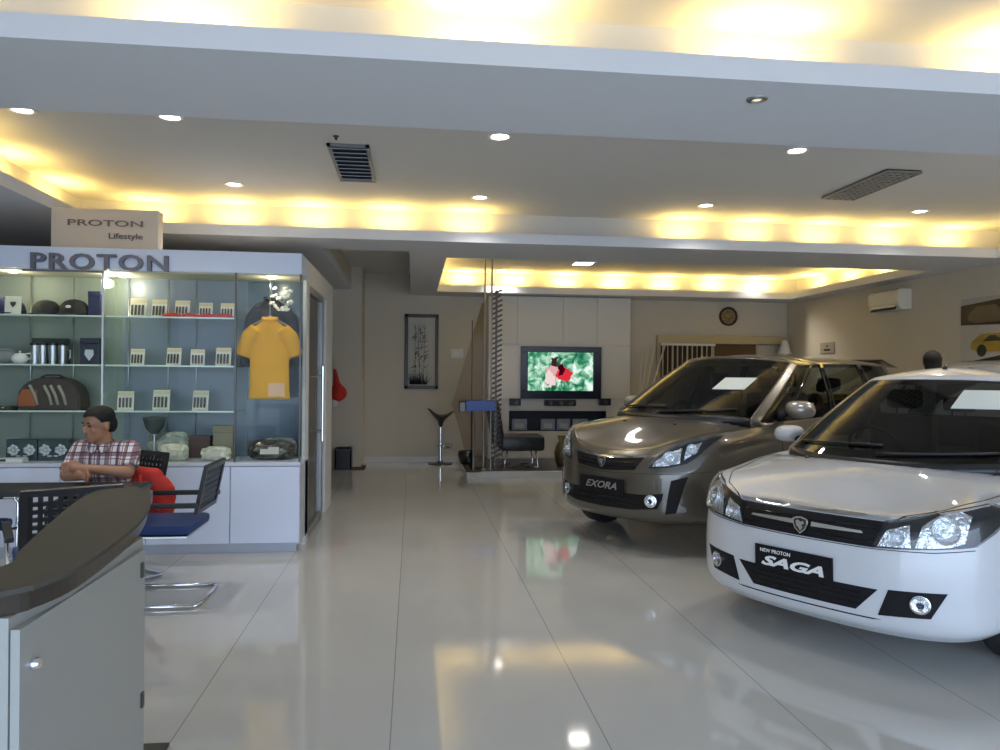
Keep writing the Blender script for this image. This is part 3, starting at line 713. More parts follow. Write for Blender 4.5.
for px, dy in ((13, .12), (110, .12), (123, .25), (272, .14)):
    q = at(px, 272, YC + dy)
    obj('cabinet_lamp', lathe(NB(), [(0, -.015), (.028, -.012), (.034, 0), (0, 0)], 16, TR(q.x, YC + dy, zhb - .012)), lampw, t)
    l = bpy.data.lights.new('cabinet_light', 'POINT'); l.energy = {13: 2.4, 110: 2, 123: 2.5, 272: 2.2}[px]; l.color = (1, .9, .62); l.shadow_soft_size = .04
    o = bpy.data.objects.new('cabinet_light', l); COL.objects.link(o); o.location = (q.x, YC + dy, zhb - .08)
# letters on the header
a = at(32, 251, YC); b_ = at(169, 269, YC)
a2 = at(32, 269, YC)
me = text_mesh('PROTON', .2, .03, STAND, sx=1.5, bold=.004, spacing=1.12)
letm = mat('letter_grey', (.16, .16, .20), .35, .4)
link('letters', me_fit(me, a.x, b_.x, a2.z, a.z - .012, YC - .001), letm, t)
obj('letter_ledge', box(at(24, 269, YC).x, at(103, 269, YC).x, YC - .03, YC - .001, a2.z - .018, a2.z - .004), letm, t)
# header side and glass door partition along the right face
t = thing('glass_door_partition', 'white framed glass door with chrome bar handle beside the showcase', 'door', (XC - .03, 7.4, 0))
pw = MATS['post_white']; Y1_, Y2_, Y3_ = YC + DC + .001, 7.58, 8.45
zb0 = atx(309, 284, XC).z
obj('header', box(XC - .06, XC, Y1_, Y3_, zht - .20, zht, .003), pw, t)
bm = NB()
bx(bm, XC - .05, XC, Y1_, Y1_ + .05, 0, zht - .2); bx(bm, XC - .05, XC, Y2_ - .06, Y2_, 0, zht - .2); bx(bm, XC - .05, XC, Y1_ + .05, Y2_ - .06, 0, .08); bx(bm, XC - .05, XC, Y1_ + .05, Y2_ - .06, zht - .26, zht - .2)
obj('door_frame', bm, mat('frame_alu', (.30, .31, .32), .35, .6), t)
obj('door_pane', box(XC - .03, XC - .022, Y1_ + .05, Y2_ - .06, .08, zht - .26), glassdoor, t)
obj('side_panel', box(XC - .055, XC, Y2_ + .28, Y3_, 0, zht - .2, .003), pw, t)
obj('side_pane', box(XC - .03, XC - .022, Y2_, Y2_ + .28, 0.02, zht - .2), glassdoor, t)
hy = Y1_ + .62
bm = NB(); za, zb = at(319, 366, hy).z, at(319, 441, hy).z
hx = XC + .045
tube(bm, [(hx, hy, za), (hx, hy, zb)], .013, 10)
h = obj('handle', bm, chrome, t, smooth=0.6)
for z in (za - .1, zb + .1): obj('handle_mount', tube(NB(), [(XC - .02, hy, z), (hx, hy, z)], .008, 8), chrome, h)
# room shell behind the cabinet
struct('wall_store', bx(box(CL, XC - .06, Y3_, Y3_ + .05, 0, zht), CL, XC - .06, YC + DC, Y3_, zht - .03, zht), mat('store_wall', (.45, .45, .45), .7))
# sign standing on the cabinet
a = at(51, 207, 6.3); b_ = at(158, 246, 6.3)
t = thing('brand_sign', 'beige box sign reading PROTON Lifestyle standing on the showcase', 'sign', ((a.x + b_.x) / 2, 6.33, zht))
obj('sign_box', box(a.x, b_.x, 6.3, 6.42, zht, a.z, .006), mat('sign_beige', (.62, .53, .43), .5), t)
p0 = at(68, 219, 6.3); p1 = at(143, 227.5, 6.3)
link('lettering', me_fit(text_mesh('PROTON', .1, .006, STAND, sx=1.5, bold=.001), p0.x, p1.x, p1.z, p0.z, 6.297), mat('sign_letters', (.14, .10, .12), .4), t)
p0 = at(109, 233, 6.3); p1 = at(143, 241.5, 6.3)
link('lettering', me_fit(text_mesh('Lifestyle', .1, .006, STAND, bold=.001), p0.x, p1.x, p1.z, p0.z, 6.297), MATS['sign_letters'], t)
for px, w in ((219, .04), (231, .035)):
    p = at(px, 249, 6.3)
    o = obj('clip', bx(box(p.x - w, p.x + w, 6.28, 6.31, zht, zht + .022, .003), p.x - w * .4, p.x + w * .4, 6.28, 6.31, zht + .02, zht + .035), blk)
    tag(o, 'small black clip on top of the showcase, ' + ('left one of two' if px == 219 else 'right one of two'), 'clip')

# ---------------------------------------------- goods on the shelves
def X_(px, Y=6.3, py=350): return at(px, py, Y).x
def keystand():
    t = thing('keychain_stand', 'x', 'keychain stand', (0, 0, 0), 0, 'keychain cards in the showcase')
    obj('backing_card', bx(NB(), -.065, .065, -.003, .003, 0, .16, M=TR(0, .03, 0, rx=-.15)), mat('card_white', (.80, .78, .66), .5), t, world=False)
    obj('foot', box(-.06, .06, -.03, .05, 0, .006), glass, t, world=False)
    for k in range(4):
        x = -.042 + .028 * k
        o = obj('keychain', bx(NB(), -.0085, .0085, -.004, .002, .02, .105, .002, M=TR(x, .012, 0.0, rx=-.15)), mat('keychain_dark', (.09, .09, .09), .3, .5), t, world=False)
    obj('header_strip', bx(NB(), -.065, .065, -.006, -.002, .125, .155, M=TR(0, .03, 0, rx=-.15)), mat('strip_gold', (.70, .60, .38), .5), t, world=False)
    return t
KS = keystand(); first = True
rows = [(0, 136, 'white keychain card at the left end of the top middle shelf'), (0, 157, 'white keychain card second from left on the top middle shelf'), (0, 180, 'white keychain card above the left end of the red cloth'), (0, 204, 'white keychain card above the middle of the red cloth'), (0, 226, 'white keychain card above the right end of the red cloth'),
        (1, 136, 'white keychain card alone at the left of the middle shelf'), (1, 172, 'white keychain card left of the trio on the middle shelf'), (1, 197, 'white keychain card in the centre of the trio on the middle shelf'), (1, 222, 'white keychain card right of the trio on the middle shelf'),
        (2, 125, 'white keychain card at the left of the lowest glass shelf'), (2, 160, 'white keychain card in the middle of the lowest glass shelf'), (2, 199, 'white keychain card at the right of the lowest glass shelf')]
for (r, px, lab) in rows:
    loc = (X_(px), 6.3, ZS[r]); rz = random.uniform(-.15, .15)
    if first: KS.location = loc; KS.rotation_euler = (0, 0, rz); KS['label'] = lab; first = False
    else:
        c = dup(KS, loc, rz, lab, scale=random.uniform(.82, 1.02))
bm = NB(); x0, x1 = X_(166), X_(234); n = 24; top = []
for i in range(n + 1):
    x = x0 + (x1 - x0) * i / n; h = .02 + .018 * abs(math.sin(i * .26 * 2))
    top.append([(x, 6.2, .003), (x, 6.215, h), (x, 6.27, h * .9), (x, 6.275, .004)])
vs = [[bm.verts.new((a_, b_, ZS[0] + c_)) for a_, b_, c_ in r] for r in top]
for A, B in zip(vs, vs[1:]):
    for k in range(4): bm.faces.new((A[k], A[(k + 1) % 4], B[(k + 1) % 4], B[k]))
bm.faces.new(vs[0]); bm.faces.new(vs[-1])
tag(obj('red_cloth', bm, red_m, smooth=True), 'draped red cloth along the right half of the top middle shelf', 'cloth')

def cap(px, r, name_m, lab, s=1.0, rz=-1.6, badge=None, peak=True):
    t = thing('baseball_cap', lab, 'cap', (X_(px), 6.34, ZS[r]), rz, 'caps on the top left shelf')
    prof = [(0, .115), (.03, .113), (.06, .10), (.085, .07), (.095, .03), (.097, 0), (.09, 0), (0, .105)]
    obj('crown', lathe(NB(), [(a_ * s, b_ * s) for a_, b_ in prof], 24), name_m, t, world=False, smooth=True)
    bm = NB(); A = []; B = []
    for k in range(11):
        an = -1.0 + 2.0 * k / 10; c_, s_ = math.cos(an), math.sin(an)
        A.append((.085 * c_, .085 * s_)); B.append((.085 * c_ + .085 * math.cos(an * .75) * (1 - .25 * an * an), .095 * s_))
    va = [[bm.verts.new((x * s, y * s, (.012 + dz - .2 * y * y - (0.12 * (x - .085))) * s)) for x, y in L] for L in (A, B) for dz in (0, .006)]
    for L1, L2 in ((0, 2), (1, 3), (0, 1), (2, 3)):
        for k in range(10): bm.faces.new((va[L1][k], va[L1][k + 1], va[L2][k + 1], va[L2][k]))
    for k in (0, 10): bm.faces.new((va[0][k], va[1][k], va[3][k], va[2][k]))
    obj('peak', bm, name_m, t, world=False, smooth=0.6)
    obj('button', ellipsoid(NB(), (0, 0, .115 * s), (.009, .009, .006), seg=8), name_m, t, world=False)
    if badge: obj('badge', ellipsoid(NB(), (.088 * s, 0, .06 * s), (.006, .022, .012), seg=10), badge, t, world=False)
    return t
navy = mat('navy_cloth', (.02, .025, .09), .8); dkc = mat('charcoal_cloth', (.03, .03, .028), .85); bkc = mat('black_cloth', (.012, .012, .012), .8)
cap(6, 0, navy, 'navy blue cap at the left end of the top shelf', 1.25)
cap(44, 0, dkc, 'dark grey cap between the white card and black cap', 1.12)
cap(72, 0, bkc, 'black cap with small white badge on the top shelf', 1.2, badge=wht)
# white card
t = thing('crest_card', 'small white card with a dark crest standing on the top shelf', 'card', (X_(19), 6.2, ZS[0]))
obj('card_sheet', bx(NB(), -.06, .06, -.002, .002, 0, .145, M=TR(0, 0, 0, rx=-.1)), mat('cream_card', (.85, .83, .68), .5), t, world=False)
obj('crest', prism(NB(), [(-.02, .10), (.02, .10), (.02, .08), (0, .055), (-.02, .08)], -.0035, -.0022, TR(0, 0, 0, rx=-.1) @ TR(0, .0, 0)), dkmetal, t, world=False)
def gbox(name, px0, px1, py0, r, m_, lab, cat='box', Y=6.3, d=.08, lid=True, zbase=None):
    zb = ZS[r] if zbase is None else zbase
    a = at(px0, py0, Y); b = at(px1, py0, Y)
    t = thing(name, lab, cat, ((a.x + b.x) / 2, Y + d / 2, zb))
    w = (b.x - a.x) / 2; h = a.z - zb
    obj('body', box(-w, w, -d / 2, d / 2, 0, h * (.8 if lid else 1), .004), m_, t, world=False)
    if lid: obj('lid', box(-w - .002, w + .002, -d / 2 - .002, d / 2 + .002, h * .8 + .001, h, .004), m_, t, world=False)
    return t, w, h
gbox('gift_box', 88, 100, 291, 0, navy, 'tall navy box at the right end of the top left shelf')
# second shelf left: cups, teapot, dark box
t = thing('teapot', 'small white rounded pot with a loop handle on the second left shelf', 'pot', (X_(20), 6.3, ZS[1]))
obj('body', lathe(NB(), [(0, 0), (.04, 0), (.06, .03), (.058, .06), (.035, .085), (0, .09)], 20), wht, t, world=False, smooth=True)
obj('handle', tube(NB(), [(.05, 0, .03), (.085, 0, .05), (.08, 0, .085), (.04, 0, .08)], .007, 8), wht, t, world=False, smooth=True)
obj('knob', ellipsoid(NB(), (0, 0, .096), (.01, .01, .01), seg=8), wht, t, world=False)
t = thing('pouch', 'flat grey rounded pouch at the left end of the second shelf', 'pouch', (X_(2), 6.32, ZS[1]))
bm = NB(); ellipsoid(bm, (0, 0, .065), (.10, .035, .065)); obj('body', bm, mat('grey_cloth', (.28, .29, .28), .7, noise=.2), t, world=False, smooth=True)
obj('zip', tube(NB(), [(-.08, -.02, .10), (0, -.03, .11), (.08, -.02, .10)], .004, 6), alu, t, world=False)
mugs = [(35, 'leftmost steel tumbler on the second left shelf'), (43, 'second steel tumbler from the left on the second left shelf'), (53, 'third steel tumbler from the left on the second left shelf'), (63, 'fourth steel tumbler, next to the dark crest box')]
MG = None
for px, lab in mugs:
    loc = (X_(px), 6.3, ZS[1])
    if MG is None:
        MG = thing('tumbler', lab, 'tumbler', loc, 0, 'steel tumblers on the second shelf')
        obj('cup', lathe(NB(), [(0, 0), (.028, 0), (.034, .15), (.031, .15), (.026, .01), (0, .01)], 20), steel, MG, world=False, smooth=0.6)
        obj('lid', lathe(NB(), [(0, .15), (.035, .15), (.036, .165), (.02, .175), (0, .176)], 20), blk, MG, world=False, smooth=0.6)
        obj('handle', tube(NB(), [(.032, 0, .12), (.05, 0, .115), (.05, 0, .05), (.03, 0, .04)], .005, 6), chrome, MG, world=False, smooth=True)
    else: dup(MG, loc, .4, lab)
p = at(50, 342, 6.42)
o = obj('cap_box', bx(NB(), X_(33, 6.45), X_(68, 6.45), 6.42, 6.50, ZS[1], p.z + .03, .01), mat('dark_green', (.03, .05, .035), .6)); tag(o, 'low dark green case behind the steel tumblers', 'case')
t, w, h = gbox('crest_box', 80, 99, 338, 1, mat('navy_box', (.015, .02, .045), .3), 'dark navy box with a silver crest on the second left shelf')
obj('crest', prism(NB(), [(-.03, .12), (.03, .12), (.035, .08), (0, .03), (-.035, .08)], -.046, -.041), alu, t, world=False)
# duffel bag on third shelf
p = at(52, 409, 6.3)
t = thing('duffel_bag', 'brown and orange duffel bag on the third left shelf above the man', 'bag', (X_(53), 6.33, ZS[2]))
bm = NB(); hw = (X_(85) - X_(22)) / 2; h = at(50, 377, 6.3).z - ZS[2]
prof = []
for k in range(13):
    a = PI * k / 12; prof.append((hw * math.cos(a), max(.03, h * (math.sin(a) ** .55))))
prof = [(hw * .96, 0)] + prof + [(-hw * .96, 0)]
prism(bm, prof, -.10, .10); bmesh.ops.bevel(bm, geom=list(bm.edges), offset=.012, segments=2, affect='EDGES')
BM = mat('bag_brown', (.06, .045, .035), .7, noise=.3)
obj('bag_body', bm, BM, t, world=False, smooth=0.6)
obj('side_panel', prism(NB(), [(-hw * .93, .03), (-hw * .35, .03), (-hw * .35, h * .62), (-hw * .8, h * .62), (-hw * .93, h * .4)], -.108, -.1), mat('bag_orange', (.34, .10, .03), .7, noise=.4), t, world=False)
for s in (-.45, .0, .2, .45):
    obj('strap', tube(NB(), [(s * hw - .03, -.106, h * .75), (s * hw + .01, -.11, h * .45), (s * hw + .03, -.106, h * .15)], .012, 6), mat('strap_grey', (.34, .32, .28), .6), t, world=False, smooth=True)
obj('handle', tube(NB(), [(-.09, -.03, h * .97), (-.05, -.03, h + .015), (.05, -.03, h + .015), (.09, -.03, h * .97)], .008, 6), BM, t, world=False, smooth=True)
p = at(5, 404, 6.3)
t = thing('wallet', 'small dark brown wallet lying left of the duffel bag', 'wallet', (X_(6), 6.26, ZS[2]))
obj('cover', box(-.10, .09, -.06, .06, 0, .03, .008), BM, t, world=False)
for k in (-.02, .03): obj('stud', ellipsoid(NB(), (k, -.06, .018), (.012, .005, .007), seg=8), alu, t, world=False)
# counter left: picture boxes
for i, (a0, a1, lab) in enumerate(((6, 37, 'left dark boxed pair of silver flower ornaments on the showcase counter'), (38, 68, 'right dark boxed pair of silver flower ornaments, beside the man'))):
    t, w, h = gbox('ornament_box', a0, a1, 437, 0, mat('box_green', (.045, .075, .085), .35), lab, zbase=zct + .02, lid=False)
    t['group'] = 'boxed ornaments on the counter'; t.location.z = zct
    for cx in (-.06, .06):
        bm = NB()
        for k in range(7): ellipsoid(bm, (cx + .03 * math.cos(k * .9), -.043, h * .5 + .03 * math.sin(k * .9)), (.02, .006, .014), Matrix.Rotation(k * .9, 3, 'Y'), seg=8)
        ellipsoid(bm, (cx, -.046, h * .5), (.015, .006, .015), seg=8); ellipsoid(bm, (cx * .4, -.043, h * .22), (.02, .005, .008), seg=8)
        obj('silver_flower', bm, mat('silver_white', (.6, .62, .64), .3, .5), t, world=False)
t = thing('long_tray', 'long white paper tray along the left showcase counter', 'tray', (X_(14), 6.2, zct))
obj('tray_body', box(-.42, .14, -.05, .05, 0, .035, .006), wht, t, world=False); obj('tray_clip', box(-.03, .02, -.055, -.05, .012, .03), dkmetal, t, world=False)
# cap stand on the counter in the middle bay
t = thing('cap_stand', 'dark green domed cap on a wire stand under the lowest glass shelf', 'cap', (X_(155, 6.36), 6.36, zct))
hz = at(155, 432, 6.36).z - zct
obj('stand', tube(NB(), [(0, 0, .006), (0, 0, hz + .02)], .006, 8), alu, t, world=False); obj('stand_base', lathe(NB(), [(0, .008), (.05, .006), (.05, 0), (0, 0)], 16), alu, t, world=False)
obj('cap_crown', lathe(NB(), [(0, hz - .02), (.03, hz - .01), (.065, hz + .03), (.085, hz + .10), (.09, hz + .12), (0, hz + .13)], 24), mat('cap_green', (.05, .07, .06), .7), t, world=False, smooth=True)
# crumpled wrapped packs
foil = mat('clear_wrap', (.42, .43, .38), .25, .35, noise=.6, nscale=30, bump=.8)
foil2 = mat('cream_wrap', (.75, .72, .56), .35, .1, noise=.4, nscale=30, bump=.8)
dark_wrap = mat('dark_wrap', (.12, .11, .09), .15, .4, noise=.9, nscale=22, bump=.6)
def crumple(px0, px1, py0, m_, name, lab, Y=6.28, d=.14, seed=1, cat='pack'):
    rr = random.Random(seed); a = at(px0, py0, Y); b = at(px1, py0, Y); w = (b.x - a.x) / 2; h = a.z - zct
    bm = NB(); bmesh.ops.create_icosphere(bm, subdivisions=3, radius=1)
    for v in bm.verts:
        k = 1 + rr.uniform(-.13, .16); c = v.co * k
        v.co = Vector((max(-1, min(1, c.x * 1.1)) * w, max(-1, min(1, c.y * 1.1)) * d / 2, (max(-1, min(1, c.z * 1.15)) * .5 + .5) * h))
    t = thing(name, lab, cat, ((a.x + b.x) / 2, Y + d / 2, zct)); obj('wrap', bm, m_, t, world=False)
    obj('pack_label', bx(NB(), -w * .4, w * .4, -.004, .004, -h * .18, h * .18, M=TR(0, -d / 2, h * .5, rx=-.3)), mat('pack_label', (.6, .58, .5), .5), t, world=False)
    return t
crumple(146, 187, 432, foil, 'wrapped_pack', 'large crumpled grey wrapped pack behind the cream pack on the counter', Y=6.38, seed=2)
crumple(158, 186, 444, foil2, 'wrapped_pack', 'crumpled cream pack low on the counter below the cap stand', Y=6.2, d=.12, seed=3)
crumple(200, 229, 447, foil2, 'wrapped_pack', 'flat cream parcel in front of the brown box on the counter', Y=6.2, d=.12, seed=4)
crumple(246, 293, 441, dark_wrap, 'wrapped_pack', 'shiny dark wrapped pack on the counter below the yellow shirt', Y=6.24, d=.2, seed=5)
gbox('card_box', 213, 233, 426, 0, mat('card_brown', (.26, .22, .13), .7), 'brown cardboard box at the right of the middle bay counter', Y=6.4, d=.10, lid=True, zbase=zct)
gbox('long_box', 182, 210, 436, 0, mat('long_box_red', (.14, .08, .075), .6), 'long dull red-brown box behind the parcels on the counter', Y=6.45, d=.08, lid=True, zbase=zct)
crumple(262, 296, 438, foil, 'wrapped_pack', 'bluish clear plastic pack at the right corner of the showcase', Y=6.46, d=.09, seed=7)

# hanging garments
def shirt(name, lab, x0, x1, z0, z1, Y, m_, ry, sl, cat='shirt', dz=0):
    cx = (x0 + x1) / 2; W_ = (x1 - x0) / 2; H_ = z1 - z0
    t = thing(name, lab, cat, (cx, Y, z0))
    bm = NB(); bw = W_ * .74
    rows_ = [(bw, ry * .8, 0), (bw * .97, ry, .1 * H_), (bw * .94, ry, .45 * H_), (bw, ry, .75 * H_), (bw * .96, ry * .9, .86 * H_), (bw * .5, ry * .8, .955 * H_), (bw * .25, ry * .7, H_)]
    n = 24; rg = []
    for (a_, b_, c_) in rows_: rg.append([bm.verts.new((a_ * math.copysign(abs(math.cos(2 * PI * k / n)) ** .8, math.cos(2 * PI * k / n)), b_ * math.sin(2 * PI * k / n), c_)) for k in range(n)])
    for A, B in zip(rg, rg[1:]):
        for k in range(n): bm.faces.new((A[k], A[(k + 1) % n], B[(k + 1) % n], B[k]))
    bm.faces.new(rg[0]); bm.faces.new(rg[-1])
    for s in (-1, 1): tube(bm, [(s * bw * .62, 0, .88 * H_), (s * bw * .95, 0, .78 * H_), (s * W_ * .96, 0, (.86 - sl) * H_)], [.06, .07, .058], 12)
    def kp(me): return me
    remeshed('body', bm, .009, m_, t, 3, world=False)
    bm = NB()
    tube(bm, [(.055 * math.cos(a) , .035 * math.sin(a) * 1.0, H_ + .012 - .018 * max(0, -math.sin(a))) for a in [2 * PI * k / 14 for k in range(15)]], .014, 6)
    obj('collar', bm, m_, t, world=False, smooth=True)
    obj('placket', box(-.012, .012, -ry - .004, -ry + .01, .72 * H_, .93 * H_), m_, t, world=False)
    obj('hanger', tube(NB(), [(-.14, 0, .93 * H_), (0, 0, H_ + .03), (.14, 0, .93 * H_)], .006, 6), alu, t, world=False)
    obj('hanger_hook', tube(NB(), [(0, 0, H_ + .03), (0, 0, zhb - .02 - z0)], .003, 6), alu, t, world=False)
    return t, W_, H_
a = at(241, 319, 6.24); b_ = at(297, 399, 6.24)
sh, w, h = shirt('polo_shirt', 'yellow short-sleeved polo shirt hanging in the corner of the showcase', a.x, b_.x, b_.z, a.z, 6.26, yellow_m, .045, .32)
for s in (-.1, .09): obj('chest_mark', box(s - .018, s + .018, -.052, -.044, h * .73, h * .74), red_m, sh, world=False)
obj('pale_print', box(.0, .13, -.050, -.043, .02, .13), mat('pale_print', (.8, .5, .3), .7), sh, world=False)
a = at(246, 299, 6.44); b_ = at(296, 388, 6.44)
shirt('black_jacket', 'black jacket hanging behind the yellow shirt', a.x, b_.x, b_.z, a.z, 6.45, mat('jacket_black', (.012, .013, .018), .75), .05, .62, cat='jacket')
p = at(279, 300, 6.28)
bm = NB(); rr = random.Random(5)  # glare of the cabinet lamp, shaped as a cluster of bright blobs
for k in range(26):
    c = Vector((p.x + rr.uniform(-.07, .10), 6.30 + rr.uniform(-.02, .03), p.z + rr.uniform(-.08, .10))); ellipsoid(bm, c, (.02, .012, .012), Matrix.Rotation(rr.uniform(0, 3), 3, 'Y'), seg=6)
tag(obj('lamp_glare', bm, mat('glare_white', (.85, .85, .78), .2), smooth=False), 'lamp glare shaped as bright blobs above the yellow shirt collar', 'glare')

# ========================================================= RECEPTION DESK
HD = 1.0
def tp(px, py): q = atz(px, py, HD); return (q.x, q.y)
outer = [(-2.2, 1.05), (-1.65, 1.10), (-1.15, 1.28), tp(0, 592), tp(40, 582), tp(75, 568), tp(105, 549), tp(130, 530), tp(143, 517), tp(150, 505), tp(151, 495)]
inner = [tp(150, 487.5), tp(125, 487.5), tp(100, 490), tp(85, 496), tp(70, 506), tp(45, 527), tp(20, 550), tp(0, 567), (-1.08, 1.60), (-1.25, 1.53), (-1.6, 1.44), (-2.2, 1.40)]
def smooth2(P, n=4):
    out = []
    for i in range(len(P) - 1):
        p0 = P[max(i - 1, 0)]; p1 = P[i]; p2 = P[i + 1]; p3 = P[min(i + 2, len(P) - 1)]
        for k in range(n):
            s = k / n
            out.append(tuple(.5 * ((2 * p1[j]) + (-p0[j] + p2[j]) * s + (2 * p0[j] - 5 * p1[j] + 4 * p2[j] - p3[j]) * s * s + (-p0[j] + 3 * p1[j] - 3 * p2[j] + p3[j]) * s ** 3) for j in (0, 1)))
    out.append(P[-1]); return out
so = smooth2(outer); si = smooth2(inner)
t = thing('reception_desk', 'curved reception counter with olive grey top, dark edge and white pedestal', 'desk', (-1.5, 1.9, 0))
obj('countertop', prism(NB(), so + si, HD - .012, HD, axis='z'), mat('counter_olive', (.085, .083, .072), .6, noise=.06, spec=.08), t)
cen = Vector((-1.7, 2.0))
ins = [tuple(Vector(p) + (cen - Vector(p)).normalized() * .012) for p in so] + [tuple(Vector(p) - (cen - Vector(p)).normalized() * .012) for p in si]
obj('edge_band', prism(NB(), ins, HD - .055, HD - .0125, axis='z'), mat('edge_dark', (.045, .035, .028), .3, noise=.2), t)
# white pedestal following the outer curve, set back
pr = atz(143, 534, HD - .055); pr = Vector((pr.x, pr.y))
far_ = Vector(tp(143, 519)); near_ = Vector(tp(14, 598))
P_ = [Vector((-1.9, 1.30)), near_ + Vector((-.10, .05)), near_ + Vector((-.035, .05)), near_ * .65 + far_ * .35 + Vector((-.005, .0)), near_ * .3 + far_ * .7 + Vector((-.0, -.0)), far_, far_ + Vector((-.08, .10)), Vector(tp(85, 510)), Vector(tp(50, 538)), Vector(tp(10, 574)), Vector((-1.25, 1.46)), Vector((-1.8, 1.36))]
pedm = mat('pedestal_white', (.34, .345, .325), .4, noise=.03)
obj('pedestal', prism(NB(), [tuple(p) for p in P_], .08, HD - .056, axis='z'), pedm, t)
obj('plinth', prism(NB(), [tuple(p + (Vector((-1.7, 1.7)) - p).normalized() * .02) for p in P_], 0, .08, axis='z'), dkmetal, t)
n_ = (far_ - near_).normalized(); nrm = Vector((n_.y, -n_.x))
def onp(s, off=0.0): q = near_.lerp(far_, s) + nrm * off; return q
A = P_[2] + nrm * .004; B = far_ + nrm * .004 - n_ * .05
nrm2 = Vector(((B - A).normalized().y, -(B - A).normalized().x))
bm = NB(); prism(bm, [tuple(A), tuple(B), tuple(B + nrm2 * .018), tuple(A + nrm2 * .018)], .11, HD - .08, axis='z')
dr = obj('door', bm, pedm, t)
kz = atz(0, 0, .5)
def door_hit(px, py):
    r = ray(px, py); # intersect vertical plane through A with normal nrm2
    tt = (Vector((A.x, A.y)) - Vector((0, 0))).dot(nrm2) / (r.x * nrm2.x + r.y * nrm2.y); return EYE + r * tt
q = door_hit(23, 664) + Vector((nrm2.x, nrm2.y, 0)) * .018
an = math.atan2(nrm2.y, nrm2.x)
obj('knob', lathe(NB(), [(0, .016), (.010, .016), (.014, .010), (.014, 0), (0, 0)], 20, Matrix.Translation(q) @ Matrix.Rotation(an, 4, 'Z') @ Matrix.Rotation(PI / 2, 4, 'Y')), chrome, dr, smooth=0.6)
for py in (570, 700):
    q = door_hit(135, py) + Vector((nrm2.x, nrm2.y, 0)) * .018
    obj('hinge', bx(NB(), -.002, .006, -.008, .008, -.022, .022, M=Matrix.Translation(q) @ Matrix.Rotation(an, 4, 'Z')), dkmetal, dr)
p = atz(150, 748, 0)
tag(obj('floor_pad', bx(NB(), p.x - .07, p.x + .07, p.y - .10, p.y + .01, 0, .015, .004), blk), 'flat black rubber pad on the tiles at the foot of the reception desk', 'pad')

# ============================================================ BLACK TABLE
t = thing('black_table', 'narrow black table the man leans on behind the reception desk', 'table', (-2.5, 4.84, 0))
obj('tabletop', box(-3.4, -1.67, 4.66, 5.03, .705, .74, .006), blk, t)
for x in (-3.3, -1.80):
    for y in (4.72, 4.97): obj('leg', box(x - .02, x + .02, y - .02, y + .02, 0, .705), blk, t)
# ================================================================= CHAIRS
def chair(lab, loc, rz):
    t = thing('visitor_chair', lab, 'chair', loc, rz, 'black and blue cantilever visitor chairs')
    bm = NB(); bx(bm, -.22, .24, -.235, .235, .445, .51, .032)
    obj('seat', bm, blue_m, t, world=False, smooth=0.7)
    # perforated back: lattice with square holes
    bm = NB(); Mb = TR(-.245, 0, .57, ry=-.20)
    W_, Hh = .45, .31
    ys = [-W_ / 2]; nh = 9; gap = .022; hw = (W_ - .07) / nh - gap
    bx(bm, -.012, .012, -W_ / 2, W_ / 2, 0, .035, .004, Mb); bx(bm, -.012, .012, -W_ / 2, W_ / 2, Hh - .035, Hh, .004, Mb)
    for s in (-1, 1): bx(bm, -.012, .012, s * W_ / 2 - (.035 if s > 0 else 0), s * W_ / 2 + (.035 if s < 0 else 0), .03, Hh - .03, .0, Mb)
    for k in range(1, nh + 1):
        y = -W_ / 2 + .035 + k * (W_ - .07) / nh - gap / 2
        bx(bm, -.006, .006, y - gap / 2, y + gap / 2, .03, Hh - .03, 0, Mb)
    for k in range(1, 6):
        z = .035 + k * (Hh - .07) / 6; bx(bm, -.006, .006, -W_ / 2 + .03, W_ / 2 - .03, z - gap / 2, z + gap / 2, 0, Mb)
    obj('backrest', bm, blk, t, world=False)
    for s in (-1, 1):
        obj('armrest', bx(NB(), -.27, .16, s * .262 - .02, s * .262 + .02, .62, .65, .008), blk, t, world=False)
        obj('armrest_tip', bx(NB(), .162, .24, s * .262 - .018, s * .262 + .018, .622, .648, .006), chrome, t, world=False)
        obj('leg', tube(NB(), [(-.24, s * .24, .014), (.21, s * .24, .014), (.25, s * .24, .04), (.25, s * .25, .40), (.25, s * .262, .60), (.22, s * .262, .632), (.12, s * .262, .635)], .012, 8), chrome, t, world=False, smooth=True)
        obj('seat_bracket', tube(NB(), [(.25, s * .245, .435), (.22, s * .22, .435), (.0, s * .22, .435)], .010, 6), chrome, t, world=False)
    obj('base_bar', tube(NB(), [(-.24, -.24, .014), (-.27, -.2, .014), (-.27, .2, .014), (-.24, .24, .014)], .0125, 8), chrome, t, world=False, smooth=True)
    obj('seat_rail', bx(NB(), -.2, .2, -.24, .24, .428, .444, .003), alu, t, world=False)
    return t
ch = chair('blue-seated black chair with chrome cantilever base, nearest the showcase doors', (-1.57, 4.97, 0), PI)
dup(ch, (-2.10, 5.44, 0), math.radians(-127), 'black perforated chair the man in the plaid shirt sits on')
dup(ch, (-1.82, 4.17, 0), PI / 2 + .5, 'black perforated chair back seen just behind the reception counter')
dup(ch, (-2.78, 4.86, 0), 0.0, 'blue chair seat cut off at the left edge behind the counter')
